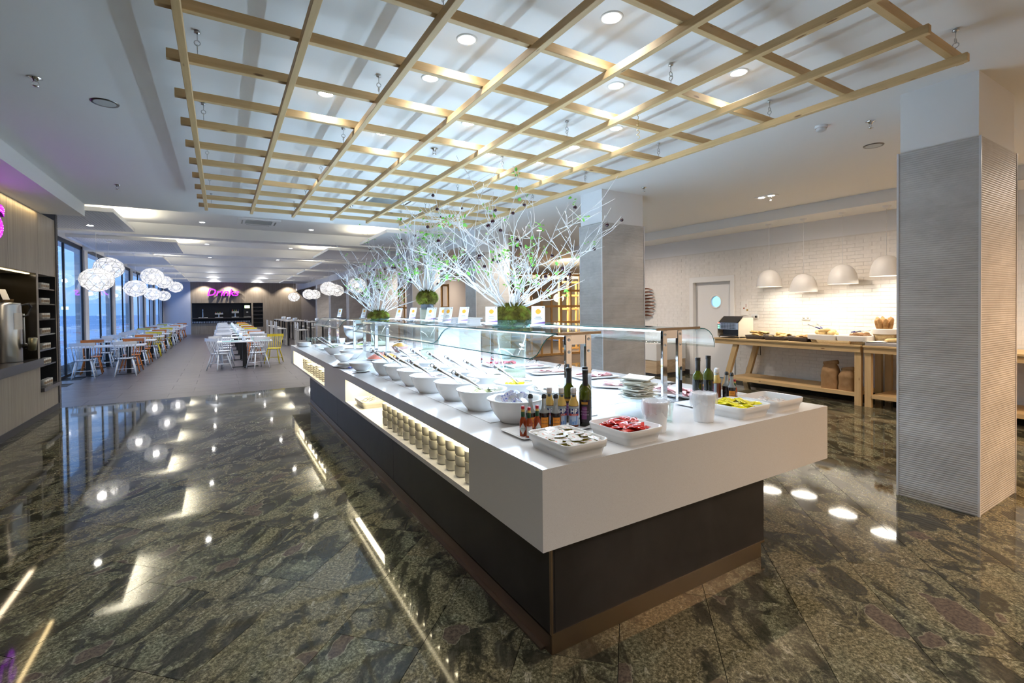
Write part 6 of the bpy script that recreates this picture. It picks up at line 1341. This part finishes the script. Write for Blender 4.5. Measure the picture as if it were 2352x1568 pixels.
def lined_basket(x, y, hx, hy, label):
    t = thing('lined_basket', label, 'basket', (x, y, BZT)); q = random.Random(int(y * 100))
    obj('wicker_body', loft([(rrect(hx - 0.04, hy - 0.04, 0.04), 0.0), (rrect(hx, hy, 0.05), 0.13), (rrect(hx - 0.01, hy - 0.01, 0.045), 0.13), (rrect(hx - 0.05, hy - 0.05, 0.03), 0.012)]), M['wicker'], t)
    ring = [(rrect(hx - 0.055, hy - 0.055, 0.035), 0.02), (rrect(hx - 0.016, hy - 0.016, 0.045), 0.132), (rrect(hx + 0.006, hy + 0.006, 0.05), 0.145), (rrect(hx + 0.010, hy + 0.010, 0.05), 0.12), ([(a * (1 + 0.01 * q.uniform(-1, 1)), b) for a, b in rrect(hx + 0.006, hy + 0.006, 0.05)], 0.055)]
    g = G(); n = len(ring[0][0]); vs = [(a, b, z + (q.uniform(-0.015, 0.015) if k == 4 else 0)) for k, (p, z) in enumerate(ring) for a, b in p]
    g.add(vs, [(j * n + i, j * n + (i + 1) % n, (j + 1) * n + (i + 1) % n, (j + 1) * n + i) for j in range(4) for i in range(n)], 0, True); obj('cloth_liner', g, M['linen'], t)
lined_basket(8.88, 4.21, 0.24, 0.22, 'cloth-lined wicker basket of yellow rolls with tongs on top')
lined_basket(8.88, 3.76, 0.24, 0.21, 'cloth-lined wicker basket of small brown rolls')
roll_me = G().ico(0.05, (0, 0, 0), 2, sc=(1.9, 0.85, 0.75)).mesh('bread_roll', M['breadpale']); roll2 = G().ico(0.04, (0, 0, 0), 2, sc=(1.3, 1, 0.8)).mesh('bread_roll', M['breaddark'])
for i in range(16): tag(obj('bread_roll', roll_me, loc=(8.88 + rnd.uniform(-0.14, 0.14), 4.21 + rnd.uniform(-0.12, 0.12), BZT + 0.13 + 0.011 * (i // 2)), rot=(0, rnd.uniform(-0.2, 0.2), rnd.uniform(0, 3))), 'long yellow bread roll heaped in the first lined basket', 'bread', 'yellow rolls in the lined basket')
for i in range(12): tag(obj('bread_roll', roll2, loc=(8.88 + rnd.uniform(-0.14, 0.14), 3.76 + rnd.uniform(-0.11, 0.11), BZT + 0.12 + 0.008 * (i // 2)), rot=(0, rnd.uniform(-0.2, 0.2), rnd.uniform(0, 3))), 'small dark brown roll in the second lined basket', 'bread', 'brown rolls in the lined basket')
def blue_tongs(x, y, z, rz, label, lift=0.4):
    t = thing('bread_tongs', label, 'tongs', (x, y, z), rz)
    for s in (-1, 1):
        d = Vector((math.cos(0.5 * s), math.sin(0.5 * s), lift)).normalized(); obj('arm', G().tube([(0, 0, 0), d * 0.26], [0.006, 0.008], 6), M['steel'], t); obj('grip', G().tube([d * 0.02, d * 0.14], 0.011, 6), M['bluegrip'], t)
blue_tongs(8.78, 4.22, BZT + 0.21, R(80), 'open steel tongs with blue grips on the yellow rolls'); blue_tongs(8.78, 3.82, BZT + 0.19, R(-100), 'blue-gripped tongs lying on the brown rolls', 0.15)
tray_w(8.70, 4.02, 0.10, 0.26, 0.055, M['wicker'], 'narrow golden wicker tray with a blue bread knife at the table edge')
tag(obj('bread_knife', G().box(-0.012, 0.0, 0, 0.012, 0.13, 0.016, 0).box(-0.011, -0.22, 0.005, 0.011, 0.0, 0.009, 1), [M['bluegrip'], M['steel']], loc=(8.70, 4.12, BZT + 0.057), rot=(0, 0, 0)), 'bread knife with a blue handle lying on the golden tray', 'knife')
tag(obj('cutting_board', G().rbox(-0.30, -0.9, 0, 0.30, 0.30, 0.045, 0.004), plain('grey_board', (0.30, 0.30, 0.32), 0.4), loc=(8.93, 3.26, BZT)), 'thick grey cutting board with a baguette beside the round baskets', 'board')
def baguette(loc, rot, label, group, L_=0.42, mat_='breadpale', r=0.034):
    o = obj('baguette', G().tube([(-L_ / 2, 0, 0), (-L_ * 0.42, 0, 0.004), (-L_ * 0.2, 0, 0.006), (0, 0, 0.006), (L_ * 0.2, 0, 0.006), (L_ * 0.42, 0, 0.004), (L_ / 2, 0, 0)], [r * 0.3, r * 0.8, r, r * 0.95, r, r * 0.8, r * 0.3], 10), M[mat_], loc=loc, rot=rot); return tag(o, label, 'bread', group)
baguette((8.85, 3.12, BZT + 0.08), (0, 0, R(95)), 'whole golden baguette lying on the grey cutting board', None, 0.5)
tag(obj('paper_napkin', G().grid(lambda u, v: ((u - 0.5) * 0.2, (v - 0.5) * 0.3, 0.01 + 0.02 * math.sin(7 * u) * math.sin(5 * v) ** 2), 8, 8), M['linen'], loc=(8.75, 3.45, BZT + 0.05)), 'crumpled white cloth on the cutting board edge', 'cloth')
def round_basket(x, y, label, mat_, lab2, seed):
    q = random.Random(seed); t = thing('baguette_basket', label, 'basket', (x, y, BZT + 0.045))
    obj('wicker_body', G().lathe([(0.0, 0.0), (0.14, 0.0), (0.15, 0.02), (0.175, 0.20), (0.168, 0.20), (0.14, 0.015), (0.0, 0.012)], 28), M['wicker'], t)
    obj('cloth_liner', G().lathe([(0.14, 0.05), (0.168, 0.195), (0.178, 0.21), (0.184, 0.195), (0.182, 0.125)], 28), M['linen'], t)
    for i in range(9):
        a = 2 * PI * i / 9; d = 0.085 if i < 7 else 0.02; tl_ = 0.28
        Mx = Vector((math.cos(a) * tl_, math.sin(a) * tl_, 1)).normalized()
        o = baguette((x + math.cos(a) * d, y + math.sin(a) * d, BZT + 0.045 + 0.19 + q.uniform(-0.03, 0.05)), (0, 0, 0), lab2, lab2.split(' in ')[0] + 's in the round basket', 0.36, mat_, 0.036)
        o.rotation_euler = Mx.to_track_quat('X', 'Z').to_euler()
round_basket(9.05, 3.44, 'round wicker basket of dark baguettes beside the front column', 'bread', 'dark half baguette in the first round basket', 1)
round_basket(9.05, 3.04, 'round wicker basket of golden baguettes half hidden by the front column', 'breadpale', 'golden half baguette in the second round basket', 2)
lined_basket(8.88, 0.85, 0.24, 0.24, 'cloth-lined basket of pastries at the frame edge')
for i in range(14): tag(obj('pastry', roll_me, loc=(8.88 + rnd.uniform(-0.13, 0.13), 0.85 + rnd.uniform(-0.14, 0.14), BZT + 0.13 + 0.01 * (i // 2)), rot=(0, 0, rnd.uniform(0, 3))), 'golden pastry in the basket at the frame edge', 'pastry', 'pastries at the frame edge')
# paper bags under the table
def paper_bag(x, y, h, w, rz, label, seed):
    q = random.Random(seed); t = thing('paper_bag', label, 'paper bag', (x, y, 0.20), rz)
    def fn(u, v):
        a = 2 * PI * u; c, s = math.cos(a), math.sin(a); k = (abs(c) ** 4 + abs(s) ** 4) ** -0.25
        pin = 1 - 0.75 * max(0, (v - 0.66) / 0.34) ** 1.6; py = 1 - 0.38 * max(0, (v - 0.66) / 0.34) ** 1.3; wr = 1 + 0.02 * math.sin(v * 17 + 4 * math.sin(a * 1 + seed) + 2 * math.sin(3 * a)) * (0.3 + v) + 0.02 * math.sin(4 * a + 11 * v + seed) + 0.012 * math.sin(7 * a - 13 * v)
        return (w * 0.5 * c * k * pin * wr, w * 0.62 * s * k * py * wr, h * v)
    obj('bag_body', G().grid(fn, 40, 36), M['kraft'], t)
    obj('rolled_top', G().tube([(0.0, -w * 0.52, h * 1.06), (0.01, -w * 0.2, h * 1.03), (0, w * 0.2, h * 1.0), (0.01, w * 0.5, h * 0.985)], [0.036, 0.038, 0.034, 0.026], 12), M['kraft'], t)
paper_bag(8.82, 4.14, 0.42, 0.21, R(8), 'taller brown paper bag with rolled top under the pine table', 1)
paper_bag(8.80, 3.87, 0.34, 0.19, R(-8), 'shorter brown paper bag with rolled top beside the table leg', 4)
# sockets, notice, copper ornament
def socket(y, z, label, plug=False):
    t = thing('wall_socket', label, 'socket', (XR - 0.012, y, z)); obj('plate', G().rbox(-0.012, -0.08, -0.045, 0.0, 0.08, 0.045, 0.003), M['white'], t)
    for s in (-1, 1): obj('outlet', G().lathe([(0.026, -0.001), (0.024, 0.004), (0.0, 0.004)], 16, M=Matrix.Rotation(R(-90), 4, 'Y')), plain('socket_grey', (0.5, 0.5, 0.5), 0.5) if 'socket_grey' not in bpy.data.materials else bpy.data.materials['socket_grey'], t, loc=(-0.016, s * 0.038, 0))
    if plug: obj('plug', G().rbox(-0.05, -0.058, -0.02, -0.014, -0.02, 0.02, 0.006), M['black'], t)
socket(4.88, 1.37, 'white double wall socket above the bread baskets'); socket(5.90, 1.375, 'white double wall socket with a black plug behind the toaster', True)
socket(3.62, 1.37, 'white double wall socket half hidden behind the baguettes')
t = thing('allergen_notice', 'white paper notice with small food drawings on the brick wall', 'notice', (XR - 0.02, 6.12, 1.55)); obj('sheet', G().rbox(-0.003, -0.085, -0.15, 0.0, 0.085, 0.15, 0.001), M['paper'], t)
obj('drawing', G().ico(0.02, (-0.004, 0.02, 0.0), 1, sc=(0.1, 1, 1)).box(-0.0042, -0.03, 0.02, -0.0035, -0.02, 0.09, 0).box(-0.0042, -0.075, -0.06, -0.0035, -0.035, -0.02, 1), [plain('red_brown_ink', (0.35, 0.08, 0.04), 0.6), plain('ochre_ink', (0.40, 0.28, 0.10), 0.6)], t)
t = thing('copper_ornament', 'copper leaf relief hung on the wall beside the second column', 'ornament', (XR - 0.03, 8.95, 1.30))
for i in range(9):
    z = 0.085 * i; q_ = 0.75 + 0.25 * math.sin(PI * (i + 1) / 10)
    obj('copper_blade', G().grid(lambda u, v: (-0.09 * math.sin(PI * u) - 0.03 * v, -0.52 * q_ * u + 0.12, z + 0.16 * math.sin(PI * u * 0.55) - (0.052 - 0.045 * u * u) * v - 0.10 * u * u), 14, 3), M['copper'], t)
t = thing('service_island', 'low white and wood service island beside the door wall', 'counter', (8.98, 8.4, 0))
obj('top_block', G().rbox(-0.50, -0.76, 0.36, 0.50, 0.76, 0.75, 0.004), M['quartz'], t); obj('wood_base', G().box(-0.49, -0.75, 0.06, 0.49, 0.75, 0.36), M['laminate_x'], t); obj('plinth', G().box(-0.47, -0.73, 0, 0.47, 0.73, 0.06), M['darkbase'], t)
for i in range(14): tag(obj('steel_lid', G().lathe([(0.06, 0.0), (0.05, 0.03), (0.0, 0.045)], 14), M['chrome'], loc=(8.68 + 0.11 * (i % 4), 7.85 + 0.13 * (i // 4), 0.75)), 'shiny steel dish cover on the low service island', 'lid', 'dish covers on the service island')

# ================================================================ NEAR DRINKS NICHE ON THE LEFT
mug = G().lathe([(0.0, 0.0), (0.036, 0.0), (0.040, 0.006), (0.041, 0.09), (0.038, 0.09), (0.036, 0.008), (0.0, 0.008)], 20, mi=0)
mug_me = mug.mesh('mug_body', M['mugwhite'])
hd_me = G().tube([(0, 0.038, 0.075), (0, 0.062, 0.07), (0, 0.072, 0.048), (0, 0.062, 0.026), (0, 0.038, 0.018)], 0.0055, 6).mesh('handle', M['mugwhite'])
pr_me = G().lathe([(0.0416, 0.025), (0.0416, 0.06)], 6, a0=-0.6, a1=0.6).mesh('brown_print', M['mugprint'])
shn = ['lowest', 'second', 'third', 'fourth', 'fifth', 'sixth', 'top']
for si, z in enumerate(SHZ):
    for i in range(4):
        t = thing('coffee_mug', 'cream mug with brown print on the %s shelf of the left niche, %s along' % (shn[si], ORD[i]), 'mug', (XL - 0.055, 10.30 + 0.10 * i + (0.06 if si == 0 else 0), z), 0, 'mugs in the left shelf bay')
        obj('mug_body', mug_me, parent=t); obj('brown_print', pr_me, parent=t, rot=(0, 0, -0.5))
        obj('handle', hd_me, parent=t, rot=(0, 0, -0.15))
t = thing('hot_water_urn', 'tall steel drinks urn with black tap in the left niche', 'urn', (XL - 0.22, 9.42, 0.925))
obj('body', G().lathe([(0.0, 0.0), (0.17, 0.0), (0.175, 0.01), (0.175, 0.80), (0.165, 0.83), (0.0, 0.85)], 36), M['steel'], t)
obj('sight_glass', G().tube([(0.16, 0.14, 0.22), (0.16, 0.14, 0.68)], 0.012, 8), plain('sight_glass', (0.75, 0.74, 0.70), 0.15), t)
obj('tap', G().tube([(0.17, 0.03, 0.22), (0.27, 0.06, 0.22)], 0.03, 12), M['black'], t); obj('tap_lever', G().tube([(0.27, 0.02, 0.16), (0.29, -0.02, 0.33)], [0.045, 0.05], 10), plain('brass_grey', (0.30, 0.28, 0.18), 0.35, 1.0), t)
obj('side_valve', G().tube([(0.15, 0.14, 0.215), (0.15, 0.30, 0.215)], 0.014, 8).tube([(0.15, 0.24, 0.25), (0.15, 0.24, 0.17)], 0.012, 8), M['steel'], t)
obj('handle', G().tube([(0.16, 0.02, 0.80), (0.22, 0.10, 0.82), (0.22, 0.22, 0.78), (0.18, 0.22, 0.66), (0.16, 0.12, 0.64)], 0.014, 8), M['black'], t)
obj('instruction_sheet', G().grid(lambda u, v: (0.178 * math.cos(-0.75 + 0.9 * u), 0.178 * math.sin(-0.75 + 0.9 * u), 0.46 + 0.23 * v), 8, 2), M['cardback'], t)
t = thing('menu_card', 'tilted menu card standing on the steel urn in the left niche', 'menu card', (XL - 0.18, 9.40, 0.925 + 0.85), R(62))
obj('card_sheet', G().box(-0.05, -0.001, 0.03, 0.05, 0.001, 0.19, M=Matrix.Rotation(R(-22), 4, 'X')), M['cardback'], t); obj('acrylic_block', G().box(-0.06, -0.03, 0.0, 0.06, 0.04, 0.035), M['acrylic'], t)
